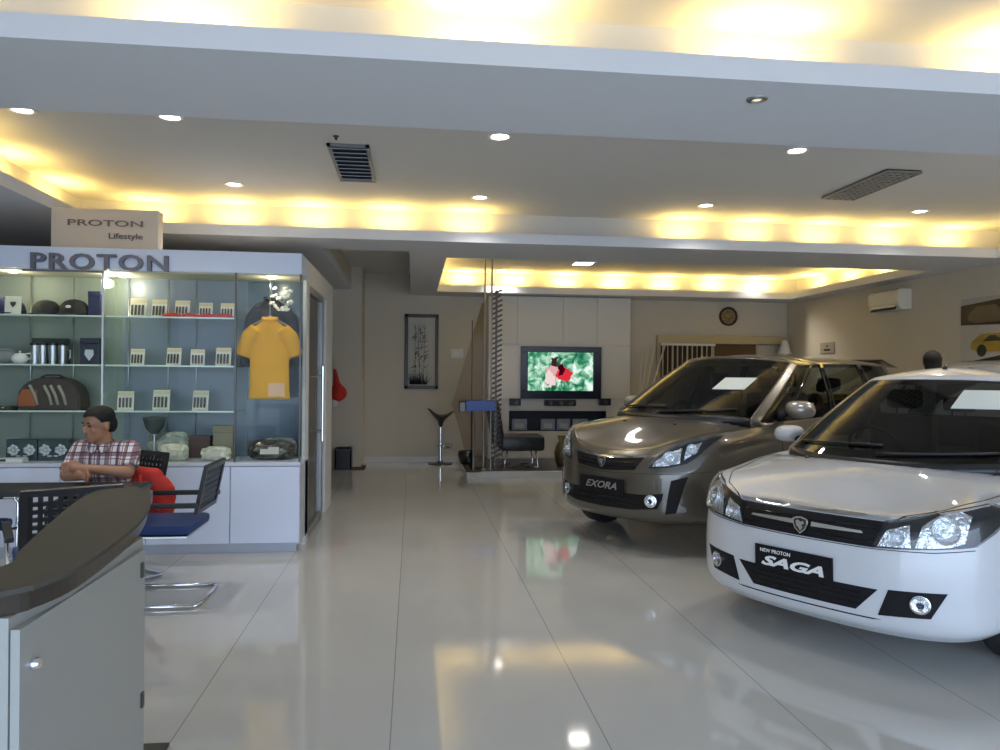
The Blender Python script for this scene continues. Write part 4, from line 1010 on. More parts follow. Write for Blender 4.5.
# red bag hanging at the man's chair
t = thing('red_bag', 'large red cloth bag hanging from the chair beside the seated man', 'bag', (-1.77, 5.36, 0.45))
bm = NB()
capsule(bm, (-.10, 0, .06), .06, (-.10, 0, .26), .05); capsule(bm, (.07, 0, .06), .07, (-.0, 0, .26), .06); ellipsoid(bm, (-.02, 0, .14), (.17, .065, .17)); capsule(bm, (.0, 0, .28), .06, (-.10, 0, .30), .05)
remeshed('bag_body', bm, .012, red_m, t, 4, world=False)
obj('strap', tube(NB(), [(-.08, -.05, .30), (-.06, -.07, .2), (.0, -.075, .10), (.06, -.06, .04)], .012, 8), red_m, t, world=False, smooth=True)

# ============================================================= SEATED MAN
t = thing('person', 'seated man in a plaid short-sleeved shirt leaning folded arms on the black table', 'person', (-2.05, 5.30, 0))
MX = Matrix.Translation((-2.05, 5.30, 0)) @ Matrix.Rotation(math.radians(-4), 4, 'Z')
V = lambda x, y, z: MX @ Vector((x, y, z))
RH = Matrix.Rotation(math.radians(-38), 3, 'Z') @ Matrix.Rotation(math.radians(8), 3, 'X')   # head turned to the left of the picture
HC = V(-.02, -.10, 1.095)
def HV(x, y, z): return HC + RH @ Vector((x, y, z))
bm = NB()
# head (faces local -y)
ellipsoid(bm, HV(0, .012, .03), (.078, .095, .088), RH, 24); ellipsoid(bm, HV(0, -.018, -.045), (.060, .068, .072), RH, 20); ellipsoid(bm, HV(0, -.055, -.088), (.032, .026, .022), RH, 14)
ellipsoid(bm, HV(0, -.090, -.018), (.013, .020, .026), RH, 12); ellipsoid(bm, HV(0, -.098, -.032), (.017, .014, .010), RH, 12)
for s in (-1, 1):
    ellipsoid(bm, HV(s * .079, .012, -.012), (.010, .018, .030), RH, 12); ellipsoid(bm, HV(s * .040, -.058, -.030), (.020, .018, .018), RH, 12)
    ellipsoid(bm, HV(s * .034, -.076, .022), (.022, .010, .007), RH, 10)
ellipsoid(bm, HV(0, -.081, -.060), (.024, .010, .007), RH, 10); ellipsoid(bm, HV(0, -.079, -.071), (.020, .010, .007), RH, 10)
capsule(bm, V(0, -.05, .90), .062, HV(0, .02, -.06), .055)
# trunk
ellipsoid(bm, V(0, -.02, .82), (.165, .105, .17), None, 20); ellipsoid(bm, V(0, .02, .62), (.155, .115, .15), None, 20); ellipsoid(bm, V(0, .06, .61), (.17, .13, .10), None, 20)
for s in (-1, 1):
    sh_ = V(s * .160, -.03, .925)
    el_ = V(s * .19, -.13, .785) if s > 0 else V(-.195, -.15, .765)
    capsule(bm, V(0, -.02, .90), .06, sh_, .058); capsule(bm, sh_, .052, el_, .042)
    wr = V(-.03, -.26, .825) if s > 0 else V(.0, -.335, .785)
    capsule(bm, el_, .042, wr, .027)
    hd = (wr - el_).normalized(); pm = wr + hd * .055
    capsule(bm, wr, .026, pm, .030); side = hd.cross(Vector((0, 0, 1))).normalized()
    for k, L in enumerate((.058, .068, .063, .048)):
        b0 = pm + Vector((0, 0, .026 - .017 * k)) + hd * .012; b1 = b0 + hd * L * .55 + side * .004; b2 = b1 + hd * L * .4 + (-side if s > 0 else side) * .012 + Vector((0, 0, -.008))
        capsule(bm, b0, .0095, b1, .0088, 8); capsule(bm, b1, .0088, b2, .0075, 8)
    t0 = wr + hd * .02 + Vector((0, 0, .02)); t1 = t0 + Vector((0, 0, .022)) + hd * .028; capsule(bm, t0, .012, t1, .010, 8); capsule(bm, t1, .010, t1 + hd * .025, .008, 8)
    # legs
    hp = V(s * .095, .04, .60); kn = V(s * .13, -.38, .57); ak = V(s * .13, -.36, .10)
    capsule(bm, hp, .085, kn, .06); capsule(bm, kn, .058, ak, .04); capsule(bm, ak, .042, V(s * .135, -.36, .05), .045); capsule(bm, V(s * .135, -.36, .045), .04, V(s * .14, -.52, .035), .033)
remeshed('body', bm, .0065, skin_m, t, 3)
# plaid shirt
PLM = bpy.data.materials.new('plaid_cloth'); PLM.use_nodes = True; nt = PLM.node_tree; b = nt.nodes['Principled BSDF']; b.inputs['Roughness'].default_value = .8
tc = nt.nodes.new('ShaderNodeTexCoord'); last = None
base = (.75, .70, .70, 1)
for (ax, sc_, th, cl) in ((0, 18, .60, (.15, .03, .05, 1)), (2, 12, .66, (.15, .03, .05, 1)), (0, 30, .80, (.05, .03, .06, 1)), (2, 24, .84, (.05, .03, .06, 1))):
    sx_ = nt.nodes.new('ShaderNodeSeparateXYZ'); nt.links.new(tc.outputs['Object'], sx_.inputs[0])
    m1 = nt.nodes.new('ShaderNodeMath'); m1.operation = 'MULTIPLY'; m1.inputs[1].default_value = sc_; nt.links.new(sx_.outputs[ax], m1.inputs[0])
    m2 = nt.nodes.new('ShaderNodeMath'); m2.operation = 'FRACT'; nt.links.new(m1.outputs[0], m2.inputs[0])
    m3 = nt.nodes.new('ShaderNodeMath'); m3.operation = 'GREATER_THAN'; m3.inputs[1].default_value = th; nt.links.new(m2.outputs[0], m3.inputs[0])
    m4 = nt.nodes.new('ShaderNodeMath'); m4.operation = 'MULTIPLY'; m4.inputs[1].default_value = .75; nt.links.new(m3.outputs[0], m4.inputs[0])
    mx = nt.nodes.new('ShaderNodeMix'); mx.data_type = 'RGBA'; mx.inputs[7].default_value = cl; nt.links.new(m4.outputs[0], mx.inputs[0])
    if last is None: mx.inputs[6].default_value = base
    else: nt.links.new(last, mx.inputs[6])
    last = mx.outputs[2]
nt.links.new(last, b.inputs['Base Color'])
bm = NB()
ellipsoid(bm, V(0, -.02, .82), (.172, .120, .178), None, 24); ellipsoid(bm, V(0, .02, .64), (.166, .132, .16), None, 24); ellipsoid(bm, V(0, .04, .60), (.178, .14, .08), None, 20)
for s in (-1, 1):
    sh_ = V(s * .160, -.03, .925); el_ = V(s * .19, -.13, .785) if s > 0 else V(-.195, -.15, .765); mid = sh_.lerp(el_, .80)
    capsule(bm, V(s * .03, -.02, .90), .072, sh_, .066, 16); tube(bm, [sh_, mid], [.066, .064], 16)
remeshed('shirt', bm, .008, PLM, t, 3)
bm = NB()
for s in (-1, 1):
    prism(bm, [(0, 0), (s * .075, .035), (s * .06, -.03), (s * .03, -.05)], -.006, .006, MX @ TR(0, -.135, .955, rx=-.45))
obj('collar', bm, PLM, t)
# trousers and shoes
bm = NB()
for s in (-1, 1):
    hp = V(s * .095, .04, .60); kn = V(s * .13, -.38, .57); ak = V(s * .13, -.36, .12)
    capsule(bm, hp, .100, kn, .074); capsule(bm, kn, .074, ak, .062)
ellipsoid(bm, V(0, .05, .60), (.18, .14, .085), None, 20)
remeshed('trousers', bm, .012, mat('trouser_dark', (.02, .022, .03), .8), t, 3)
for s in (-1, 1):
    bm = NB(); capsule(bm, V(s * .135, -.35, .05), .048, V(s * .14, -.53, .04), .040); remeshed('shoe', bm, .010, blk, t, 3)
# hair, eyes, brows, mouth
bm = NB()
ellipsoid(bm, HV(0, .014, .050), (.084, .103, .080), RH, 24); ellipsoid(bm, HV(0, .060, .0), (.076, .062, .075), RH, 20)
def cut(me):
    b2 = bmesh.new(); b2.from_mesh(me)
    inv = RH.inverted()
    dl = []
    for v in b2.verts:
        l = inv @ (v.co - HC)
        if (l.y < .03 and l.z < max(-.02, .066 - 1.3 * max(0, l.y + .055))) or l.z < -.06: dl.append(v)
    bmesh.ops.delete(b2, geom=dl, context='VERTS'); b2.to_mesh(me); b2.free(); return me
remeshed('hair', bm, .006, hair_m, t, 2, keep=cut)
for s in (-1, 1):
    obj('eye', ellipsoid(NB(), HV(s * .031, -.0765, .006), (.011, .006, .006), RH, 10), mat('eye_dark', (.03, .02, .015), .2), t)
    obj('eyebrow', ellipsoid(NB(), HV(s * .034, -.082, .028), (.020, .006, .004), RH, 10), hair_m, t)
obj('mouth', ellipsoid(NB(), HV(0, -.0905, -.0655), (.020, .004, .0025), RH, 10), mat('lip', (.18, .06, .05), .5), t)

# ====================================== standing person between the cars
px_, py_ = 932, 351
P0 = EYE + ray(px_, 372) * 7.35
t = thing('person', 'standing person of whom only dark hair shows above the white car roof', 'person', (P0.x, P0.y, 0), PI - .5)
hz = (EYE + ray(px_, py_) * 7.35).z
hc = hz - .115
bm = NB(); ellipsoid(bm, (0, 0, hc + .01), (.076, .092, .10), None, 20); ellipsoid(bm, (0, -.03, hc - .06), (.056, .062, .065), None, 16); ellipsoid(bm, (0, -.095, hc - .02), (.012, .016, .022), None, 10)
capsule(bm, (0, 0, hc - .08), .05, (0, 0, hc - .22), .058); ellipsoid(bm, (0, 0, hc - .42), (.17, .10, .22), None, 20); ellipsoid(bm, (0, 0, hc - .68), (.155, .105, .16), None, 20)
for s in (-1, 1):
    ellipsoid(bm, (s * .078, .01, hc - .01), (.009, .016, .028), None, 10)
    capsule(bm, (s * .18, 0, hc - .29), .055, (s * .215, .0, hc - .58), .04); capsule(bm, (s * .215, 0, hc - .58), .04, (s * .205, -.07, hc - .84), .028); capsule(bm, (s * .205, -.07, hc - .84), .028, (s * .20, -.09, hc - .92), .03)
    for k in range(4): capsule(bm, (s * .20, -.115 + .017 * k, hc - .94), .0095, (s * .195, -.12 + .017 * k, hc - 1.01), .008, 8)
    capsule(bm, (s * .19, -.115, hc - .90), .011, (s * .175, -.135, hc - .95), .009, 8)
    capsule(bm, (s * .09, 0, hc - .78), .085, (s * .10, -.01, hc - 1.12), .058); capsule(bm, (s * .10, -.01, hc - 1.12), .056, (s * .10, 0, .10), .038); capsule(bm, (s * .10, 0, .045), .04, (s * .11, -.14, .035), .034)
remeshed('body', bm, .009, skin_m, t, 3, world=False)
bm = NB(); ellipsoid(bm, (0, .02, hc + .03), (.086, .100, .095), None, 20); ellipsoid(bm, (0, .05, hc - .03), (.078, .06, .09), None, 16)
remeshed('hair', bm, .010, hair_m, t, 2, world=False)
bm = NB(); ellipsoid(bm, (0, 0, hc - .42), (.185, .118, .225), None, 20); ellipsoid(bm, (0, 0, hc - .66), (.17, .12, .17), None, 20)
for s in (-1, 1): capsule(bm, (s * .05, 0, hc - .28), .06, (s * .18, 0, hc - .30), .065); tube(bm, [(s * .18, 0, hc - .30), (s * .205, 0, hc - .50)], [.067, .06], 14)
remeshed('shirt', bm, .012, mat('shirt_dark', (.03, .035, .05), .8), t, 3, world=False)
bm = NB()
for s in (-1, 1): capsule(bm, (s * .09, 0, hc - .78), .098, (s * .10, -.01, hc - 1.12), .072); tube(bm, [(s * .10, -.01, hc - 1.12), (s * .10, 0, .07)], [.072, .06], 14)
remeshed('trousers', bm, .012, MATS['trouser_dark'], t, 3, world=False)
for s in (-1, 1):
    bm = NB(); capsule(bm, (s * .10, .0, .05), .048, (s * .11, -.15, .04), .042); remeshed('shoe', bm, .012, blk, t, 2, world=False)
# =================================================================== CARS
def catm(P, n, mirror=False):
    """Catmull-Rom along axis 0; mirror: ghost points reflect y (ends lie on the centre line)"""
    P = np.asarray(P, float)
    if mirror:
        f_ = np.ones(3); f_[1] = -1; g0 = P[1] * f_; g1 = P[-2] * f_
    else: g0 = 2 * P[0] - P[1]; g1 = 2 * P[-1] - P[-2]
    Q = np.concatenate([[g0], P, [g1]]); out = []
    for i in range(1, len(Q) - 2):
        p0, p1, p2, p3 = Q[i - 1], Q[i], Q[i + 1], Q[i + 2]
        for k in range(n):
            s = k / n
            out.append(.5 * (2 * p1 + (-p0 + p2) * s + (2 * p0 - 5 * p1 + 4 * p2 - p3) * s * s + (-p0 + 3 * p1 - 3 * p2 + p3) * s ** 3))
    out.append(Q[-2]); return np.array(out)
def hermite(P, n):
    """spline through half-ring points with chord-length tangents, so short pillar cells never fold"""
    P = np.asarray(P, float); f_ = np.ones(3); f_[1] = -1
    Q = np.concatenate([[P[1] * f_], P, [P[-2] * f_]])
    d = np.linalg.norm(Q[1:] - Q[:-1], axis=1) + 1e-9; out = []
    def tan(i): s0 = (Q[i] - Q[i - 1]) / d[i - 1]; s1 = (Q[i + 1] - Q[i]) / d[i]; return (s0 * d[i] + s1 * d[i - 1]) / (d[i] + d[i - 1])
    for i in range(1, len(Q) - 2):
        m0, m1, h = tan(i), tan(i + 1), d[i]
        for k in range(n):
            s = k / n; a = 2 * s ** 3 - 3 * s * s + 1; b = s ** 3 - 2 * s * s + s; c = -2 * s ** 3 + 3 * s * s; e = s ** 3 - s * s
            out.append(a * Q[i] + b * h * m0 + c * Q[i + 1] + e * h * m1)
    out.append(Q[-2]); return np.array(out)
def inset_dirs(xy):
    """unit outward directions of a half plan outline"""
    xy = np.asarray(xy, float); t_ = np.zeros_like(xy)
    t_[1:-1] = xy[2:] - xy[:-2]; t_[0] = (0, 1); t_[-1] = (0, -1)
    n_ = np.stack([t_[:, 1], -t_[:, 0]], 1); n_ /= np.linalg.norm(n_, axis=1)[:, None]
    return n_
def resample(P, n):
    P = [Vector(p) for p in P]; L = [0]
    for a, b in zip(P, P[1:]): L.append(L[-1] + (b - a).length)
    out = []
    for i in range(n):
        s = L[-1] * i / (n - 1); k = 0
        while k < len(L) - 2 and L[k + 1] < s: k += 1
        d = L[k + 1] - L[k]; out.append(P[k].lerp(P[k + 1], (s - L[k]) / d if d > 0 else 0))
    return out

class Car:
    def __init__(s, label, loc, rz, nm='car'):
        s.t = thing(nm, label, 'car', loc, rz)
    def lower(s, xs, ys, rings, zc, paint, arches, ar, cxk=.7, aw=.5):
        xy = np.stack([xs, ys], 1).astype(float); nd = inset_dirs(xy)
        V_ = []
        for z, ins in rings:
            z = np.broadcast_to(np.asarray(z, float), (len(xs),)); ins = np.broadcast_to(np.asarray(ins, float), (len(xs),))
            p = xy - nd * ins[:, None]; p[0, 1] = 0; p[-1, 1] = 0
            V_.append(np.concatenate([p, z[:, None]], 1))
        V_ = np.array(V_)                                  # v,u,3
        g = np.array([catm(r, 8, True) for r in V_])       # dense in u
        g = catm(g, 5) if False else np.stack([catm(g[:, i], 5) for i in range(g.shape[1])], 1)
        sh = g[-1]; zx = [a for a, b in zc][::-1]; zz = [b for a, b in zc][::-1]
        top = []
        for tt in (.06, .13, .22, .34, .48, .62, .76, .88, 1.0):
            x = sh[:, 0] * (1 - tt) + sh[:, 0] * cxk * tt; y = sh[:, 1] * (1 - tt)
            e = 1 - (1 - tt) ** 2.4
            z = sh[:, 2] * (1 - e) + np.interp(x, zx, zz) * e
            top.append(np.stack([x, y, z], 1))
        g = np.concatenate([g, np.array(top)])
        bot = g[0].copy(); bot[:, 1] = 0; bot[:, 0] *= .9; bot[:, 2] = g[0][:, 2].mean()
        g = np.concatenate([[bot], g])
        bm = NB(); s.grid(bm, g)
        bmesh.ops.remove_doubles(bm, verts=bm.verts, dist=1e-5)
        bmesh.ops.dissolve_degenerate(bm, dist=1e-6, edges=bm.edges)
        bmesh.ops.recalc_face_normals(bm, faces=bm.faces)
        s.bvh = BVHTree.FromBMesh(bm)
        me = bpy.data.meshes.new('body'); bm.to_mesh(me); bm.free(); me.materials.append(paint); me.materials.append(blk)
        o = bpy.data.objects.new('t', me); COL.objects.link(o)
        cb = NB()
        for (ax, az) in arches:
            for sg in (-1, 1):
                lathe(cb, [(0, 0), (ar, 0), (ar, .6), (0, .6)], 48, Matrix.Translation((ax, sg * aw, az)) @ Matrix.Rotation(-sg * PI / 2, 4, 'X'))
        bmesh.ops.recalc_face_normals(cb, faces=cb.faces)
        cm = bpy.data.meshes.new('c'); cb.to_mesh(cm); cb.free(); cm.materials.append(blk)
        c = bpy.data.objects.new('c', cm); COL.objects.link(c)
        md = o.modifiers.new('b', 'BOOLEAN'); md.operation = 'DIFFERENCE'; md.object = c; md.solver = 'EXACT'; md.material_mode = 'TRANSFER'
        dg = bpy.context.evaluated_depsgraph_get(); dg.update()
        me2 = bpy.data.meshes.new_from_object(o.evaluated_get(dg)); me2.name = 'body'
        bpy.data.objects.remove(o); bpy.data.objects.remove(c)
        s.body = bpy.data.objects.new('body', me2); COL.objects.link(s.body); s.body.parent = s.t
        for p in me2.polygons: p.use_smooth = True
        me2.set_sharp_from_angle(angle=0.75)
    def grid(s, bm, g, sel=None, mirror=True):
        nv, nu = g.shape[:2]
        for sg in ((1, -1) if mirror else (1,)):
            vs = {}
            def v(i, j):
                if (i, j) not in vs: vs[(i, j)] = bm.verts.new((g[i, j, 0], sg * g[i, j, 1], g[i, j, 2]))
                return vs[(i, j)]
            for i in range(nv - 1):
                for j in range(nu - 1):
                    if sel and not sel(i, j): continue
                    q = [v(i, j), v(i, j + 1), v(i + 1, j + 1), v(i + 1, j)]
                    try: bm.faces.new(q if sg > 0 else q[::-1])
                    except Exception: pass
    def cabin(s, base, top, roofc, paint, glass_cells, names, black_cells, ri=.045, rz=.028, drop=.07, bulge=.02, gm=None):
        """columns are control points; glass where glass_cells says so"""
        nU, nV = 6, 8
        B = hermite(base, nU); T_ = hermite(top, nU)
        nd = inset_dirs(B[:, :2]); rows_ = []
        Dn = B.copy(); Dn[:, 2] -= drop; Dn[:, :2] += nd * .012
        rows_.append(Dn)
        for k in range(nV + 1):
            q = k / nV; P = B * (1 - q) + T_ * q; P[:, :2] += nd * (bulge * 4 * q * (1 - q)); rows_.append(P)
        nt_ = inset_dirs(T_[:, :2])
        for k, (a, b) in enumerate(((.25, .35), (.6, .7), (1, 1))):
            P = T_.copy(); P[:, :2] -= nt_ * ri * a; P[:, 2] += rz * b; P[0, 1] = P[-1, 1] = 0; rows_.append(P)
        R_ = rows_[-1]; xs_ = [a for a, b in roofc][::-1]; zs_ = [b for a, b in roofc][::-1]
        for tt in (.15, .32, .5, .7, .85, 1.0):
            P = R_.copy(); P[:, 0] = R_[:, 0] * (1 - tt) + (R_[:, 0] * .7 + R_[:, 0].mean() * .3) * tt; P[:, 1] *= 1 - tt
            e = 1 - (1 - tt) ** 2; P[:, 2] = R_[:, 2] * (1 - e) + np.interp(P[:, 0], xs_, zs_) * e; rows_.append(P)
        g = np.array(rows_); s.cg = g
        cell = lambda j: j // nU
        isg = lambda i, j: 1 <= i <= nV and cell(j) in glass_cells
        isb = lambda i, j: (1 <= i <= nV and cell(j) in black_cells)
        isc = lambda i, j: i == 0 and cell(j) in (0, 1)
        bm = NB(); s.grid(bm, g, isc); bmesh.ops.remove_doubles(bm, verts=bm.verts, dist=1e-5)
        o = obj('windscreen_seal', bm, blk, s.t, world=False, smooth=0.8); md = o.modifiers.new('s', 'SOLIDIFY'); md.thickness = .012; md.offset = -1
        bm = NB(); s.grid(bm, g, lambda i, j: not isg(i, j) and not isb(i, j) and not isc(i, j)); bmesh.ops.remove_doubles(bm, verts=bm.verts, dist=1e-5)
        o = obj('roof', bm, paint, s.t, world=False, smooth=0.8); md = o.modifiers.new('s', 'SOLIDIFY'); md.thickness = .02; md.offset = -1
        if black_cells:
            for bc in black_cells:
                for sg in (1, -1):
                    gg = g.copy(); gg[:, :, 1] *= sg
                    bm = NB(); s.grid(bm, gg, lambda i, j: 1 <= i <= nV and cell(j) == bc, mirror=False); o = obj('pillar_trim', bm, blkg, s.t, world=False, smooth=0.8); md = o.modifiers.new('s', 'SOLIDIFY'); md.thickness = .018; md.offset = 0
        for cells, nm, mir in names:
            for sg in ((1, -1) if mir else (0,)):
                bm = NB(); gg = g.copy()
                if sg == -1: gg[:, :, 1] *= -1
                s.grid(bm, gg, lambda i, j: 1 <= i <= nV and cell(j) in cells, mirror=not mir)
                if not mir: bmesh.ops.remove_doubles(bm, verts=bm.verts, dist=1e-5)
                obj(nm, bm, gm, s.t, world=False, smooth=True)
        bm = NB(); me_g = NB(); s.grid(me_g, g); bmesh.ops.recalc_face_normals(me_g, faces=me_g.faces); s.cbvh = BVHTree.FromBMesh(me_g); me_g.free(); bm.free()
    def hit(s, ax, a, b, sg=1, cab=False):
        tr = s.cbvh if cab else s.bvh
        if ax == 'x': o_, d = Vector((4, a, b)), Vector((-1, 0, 0))
        elif ax == 'y': o_, d = Vector((a, 3 * sg, b)), Vector((0, -sg, 0))
        else: o_, d = Vector((a, b, 3)), Vector((0, 0, -1))
        h = tr.ray_cast(o_, d)
        if h[0] is None:
            q = Vector((1.9, a, b)) if ax == 'x' else (Vector((a, sg * .8, b)) if ax == 'y' else Vector((a, b, 1)))
            h = tr.find_nearest(q)
        n_ = h[1]
        if n_.dot(d) > 0: n_ = -n_
        return h[0], n_
    def patch(s, name, top, bot, m_, parent=None, ax='x', sg=1, n=20, m=6, off=.004, dep=.012, cab=False, flip=False, label=None):
        A = resample(top, n); B = resample(bot, n); bm = NB(); F_ = []; K_ = []
        for j in range(m + 1):
            ra = []; rb = []
            for i in range(n):
                p = A[i].lerp(B[i], j / m)
                a_, b_ = p.x, p.y
                if flip and ax == 'x': a_ = -a_
                if flip and ax == 'z': b_ = -b_
                h, n_ = s.hit(ax, a_, b_, sg, cab)
                ra.append(bm.verts.new(h + n_ * off)); rb.append(bm.verts.new(h - n_ * dep))
            F_.append(ra); K_.append(rb)
        for j in range(m):
            for i in range(n - 1):
                bm.faces.new((F_[j][i], F_[j][i + 1], F_[j + 1][i + 1], F_[j + 1][i]))
        rim = F_[0] + [r[-1] for r in F_[1:-1]] + F_[-1][::-1] + [r[0] for r in F_[-2:0:-1]]
        rik = K_[0] + [r[-1] for r in K_[1:-1]] + K_[-1][::-1] + [r[0] for r in K_[-2:0:-1]]
        for k in range(len(rim)):
            k2 = (k + 1) % len(rim); bm.faces.new((rim[k], rim[k2], rik[k2], rik[k]))
        bmesh.ops.delete(bm, geom=[v for v in bm.verts if not v.link_faces], context='VERTS')
        return obj(name, bm, m_, parent or s.t, world=False, smooth=0.6, label=label)
    def seam(s, name, pts, w, m_, ax, sg=1, cab=False, parent=None, n=None, off=.002, flip=False):
        P = [Vector(p) for p in pts]; A = []; B = []
        for i, p in enumerate(P):
            t_ = (P[min(i + 1, len(P) - 1)] - P[max(i - 1, 0)]).normalized(); q = Vector((-t_.y, t_.x)) * w / 2
            A.append(p + q); B.append(p - q)
        return s.patch(name, A, B, m_, parent, ax, sg, n or 24, 1, off, .003, cab, flip)

def wheel_proto(R, W_, spokes, parent):
    """wheel about local y, outer face to +y"""
    t = bpy.data.objects.new('wheel', None)
    bm = lathe(NB(), [(R * .66, -W_ / 2), (R * .93, -W_ / 2), (R, -W_ / 2 + .03), (R, W_ / 2 - .03), (R * .95, W_ / 2 - .004), (R * .68, W_ / 2), (R * .64, W_ / 2 - .02), (R * .64, -W_ / 2 + .01), (R * .66, -W_ / 2)], 40, Matrix.Rotation(-PI / 2, 4, 'X'))
    tyre = obj('wheel', bm, mat('tyre_rubber', (.015, .015, .016), .7), parent, world=False, smooth=0.6)
    bm = NB()
    lathe(bm, [(R * .66, W_ / 2 - .012), (R * .66, W_ / 2 - .004), (R * .60, W_ / 2 - .012), (R * .60, -W_ / 2 + .02), (R * .66, -W_ / 2 + .02), (R * .66, W_ / 2 - .012)], 40, Matrix.Rotation(-PI / 2, 4, 'X'))
    lathe(bm, [(0, W_ / 2 - .01), (.04, W_ / 2 - .012), (.055, W_ / 2 - .03), (.055, W_ / 2 - .06), (0, W_ / 2 - .06)], 24, Matrix.Rotation(-PI / 2, 4, 'X'))
    for k in range(spokes):
        M_ = Matrix.Rotation(2 * PI * k / spokes, 4, 'Y')
        prism(bm, [(-.028, .03), (.028, .03), (.020, R * .63), (-.020, R * .63)], W_ / 2 - .045, W_ / 2 - .014, M_, axis='y')
    obj('rim', bm, mat('alloy', (.55, .56, .58), .3, .9), tyre, world=False, smooth=0.6)
    bm = lathe(NB(), [(0, 0), (R * .45, 0), (R * .45, .012), (0, .012)], 30, Matrix.Translation((0, W_ / 2 - .08, 0)) @ Matrix.Rotation(-PI / 2, 4, 'X'))
    obj('brake_disc', bm, dkmetal, tyre, world=False, smooth=0.6)
    return tyre

def headlight_fill(c, sgn, spots, mt, hl):
    for (y, z, ry_, rz_, dx) in spots:
        h, n_ = c.hit('x', sgn * y, z)
        h = h + n_ * (dx)
        bm = NB(); q = n_.to_track_quat('Z', 'Y').to_matrix().to_4x4()
        lathe(bm, [(0, -.012), (.3, -.010), (.62, -.004), (.9, .006), (1.0, .012), (1.0, -.01), (0, -.018)], 20, Matrix.Translation(h) @ q @ Matrix.Diagonal((ry_, rz_, 1, 1)))
        r = obj('reflector', bm, mt, hl, world=False, smooth=0.8)
        obj('bulb', ellipsoid(NB(), h + n_ * .004, (.013, .013, .013), seg=10), mat('bulb_glass', (.9, .93, .96), .25, 0.3, 1.0), hl, world=False, smooth=True)

cardark = mat('car_dark', (.010, .010, .012), .5, spec=.2)
seamm = mat('seam_dark', (.02, .02, .02), .6)
lampd = mat('lamp_housing', (.022, .024, .027), .25)
reflm = mat('lamp_reflector', (.85, .88, .92), .12, 1.0, noise=.12, nscale=60, bump=1.0)
coverm = glassmat('lamp_cover', (.95, .96, .98), .7)
facetm = mat('lamp_facets', (.80, .85, .92), .18, 1.0, noise=.15, nscale=35, bump=1.6)
carglass = glassmat('car_glass', (.24, .27, .26), .8)
intm = mat('car_interior', (.022, .022, .023), .75, noise=.2)
platem = mat('plate_black', (.007, .007, .009), .5, spec=.25)
FRONTM = Matrix.Rotation(PI / 2, 4, 'Z') @ Matrix.Rotation(PI / 2, 4, 'X')   # text facing +x

def interior(c, z0, zd, xf, xb, hw, seats, wheel_x):
    bm = NB(); bx(bm, xb, xf - .12, -hw, hw, z0 - .03, z0, .01); bx(bm, xf - .55, xf - .05, -hw * .92, hw * .92, z0, zd, .03)
    obj('dashboard', bm, intm, c.t, world=False)
    for (x, y, h) in seats:
        bm = NB(); bx(bm, -.07, .07, -.23, .23, z0 - .02, z0 + h * .62, .05, TR(x, y, 0)); bx(bm, -.05, .05, -.12, .12, z0 + h * .70, z0 + h, .04, TR(x - .02, y, 0)); tube(bm, [(x, y - .05, z0 + h * .55), (x - .01, y - .05, z0 + h * .75)], .007, 6); tube(bm, [(x, y + .05, z0 + h * .55), (x - .01, y + .05, z0 + h * .75)], .007, 6)
        obj('seat', bm, intm, c.t, world=False)
    Mw = TR(wheel_x, -.35, z0 + .06, ry=-1.0)
    bm = NB(); tube(bm, [Mw @ Vector((.18 * math.cos(a), .18 * math.sin(a), 0)) for a in [2 * PI * k / 24 for k in range(25)]], .014, 8); tube(bm, [Mw @ Vector((0, -.17, 0)), Mw @ Vector((0, .17, 0))], .016, 6); tube(bm, [Mw @ Vector((0, 0, 0)), Mw @ Vector((0, 0, -.2))], .03, 8)
    obj('steering_wheel', bm, cardark, c.t, world=False, smooth=0.8)

def mirror(c, x, y, z, r, paint, sg):
    bm = NB(); n = 20; rg = []
    for k, (dx, sc_) in enumerate([(.085, .25), (.07, .62), (.04, .88), (0, 1.0), (-.035, 1.0), (-.045, .96)]):
        ring = []
        for q in range(n):
            a = 2 * PI * q / n; cy_ = math.copysign(abs(math.cos(a)) ** .75, math.cos(a)) * r[0] * sc_; cz_ = math.copysign(abs(math.sin(a)) ** .8, math.sin(a)) * r[1] * sc_
            ring.append(bm.verts.new((x + dx - .02 * abs(cy_) / r[0] * (1 if True else 0), sg * (y + cy_ - .12 * cz_), z + cz_)))
        rg.append(ring)
    for A, B in zip(rg, rg[1:]):
        for q in range(n): bm.faces.new((A[q], A[(q + 1) % n], B[(q + 1) % n], B[q]))
    bm.faces.new(rg[0]); bm.faces.new(rg[-1])
    o = obj('side_mirror', bm, paint, c.t, world=False, smooth=0.8)
    obj('mirror_face', bx(NB(), -.002, .002, -r[0] * .85, r[0] * .85, -r[1] * .8, r[1] * .8, .0, TR(x - .049, sg * y, z)), chrome, o, world=False)
    obj('mirror_arm', tube(NB(), [(x, sg * (y - r[0] * .8), z - r[1] * .5), (x + .03, sg * (y - r[0] - .06), z - r[1] - .015)], [.028, .035], 10), cardark, o, world=False, smooth=True)

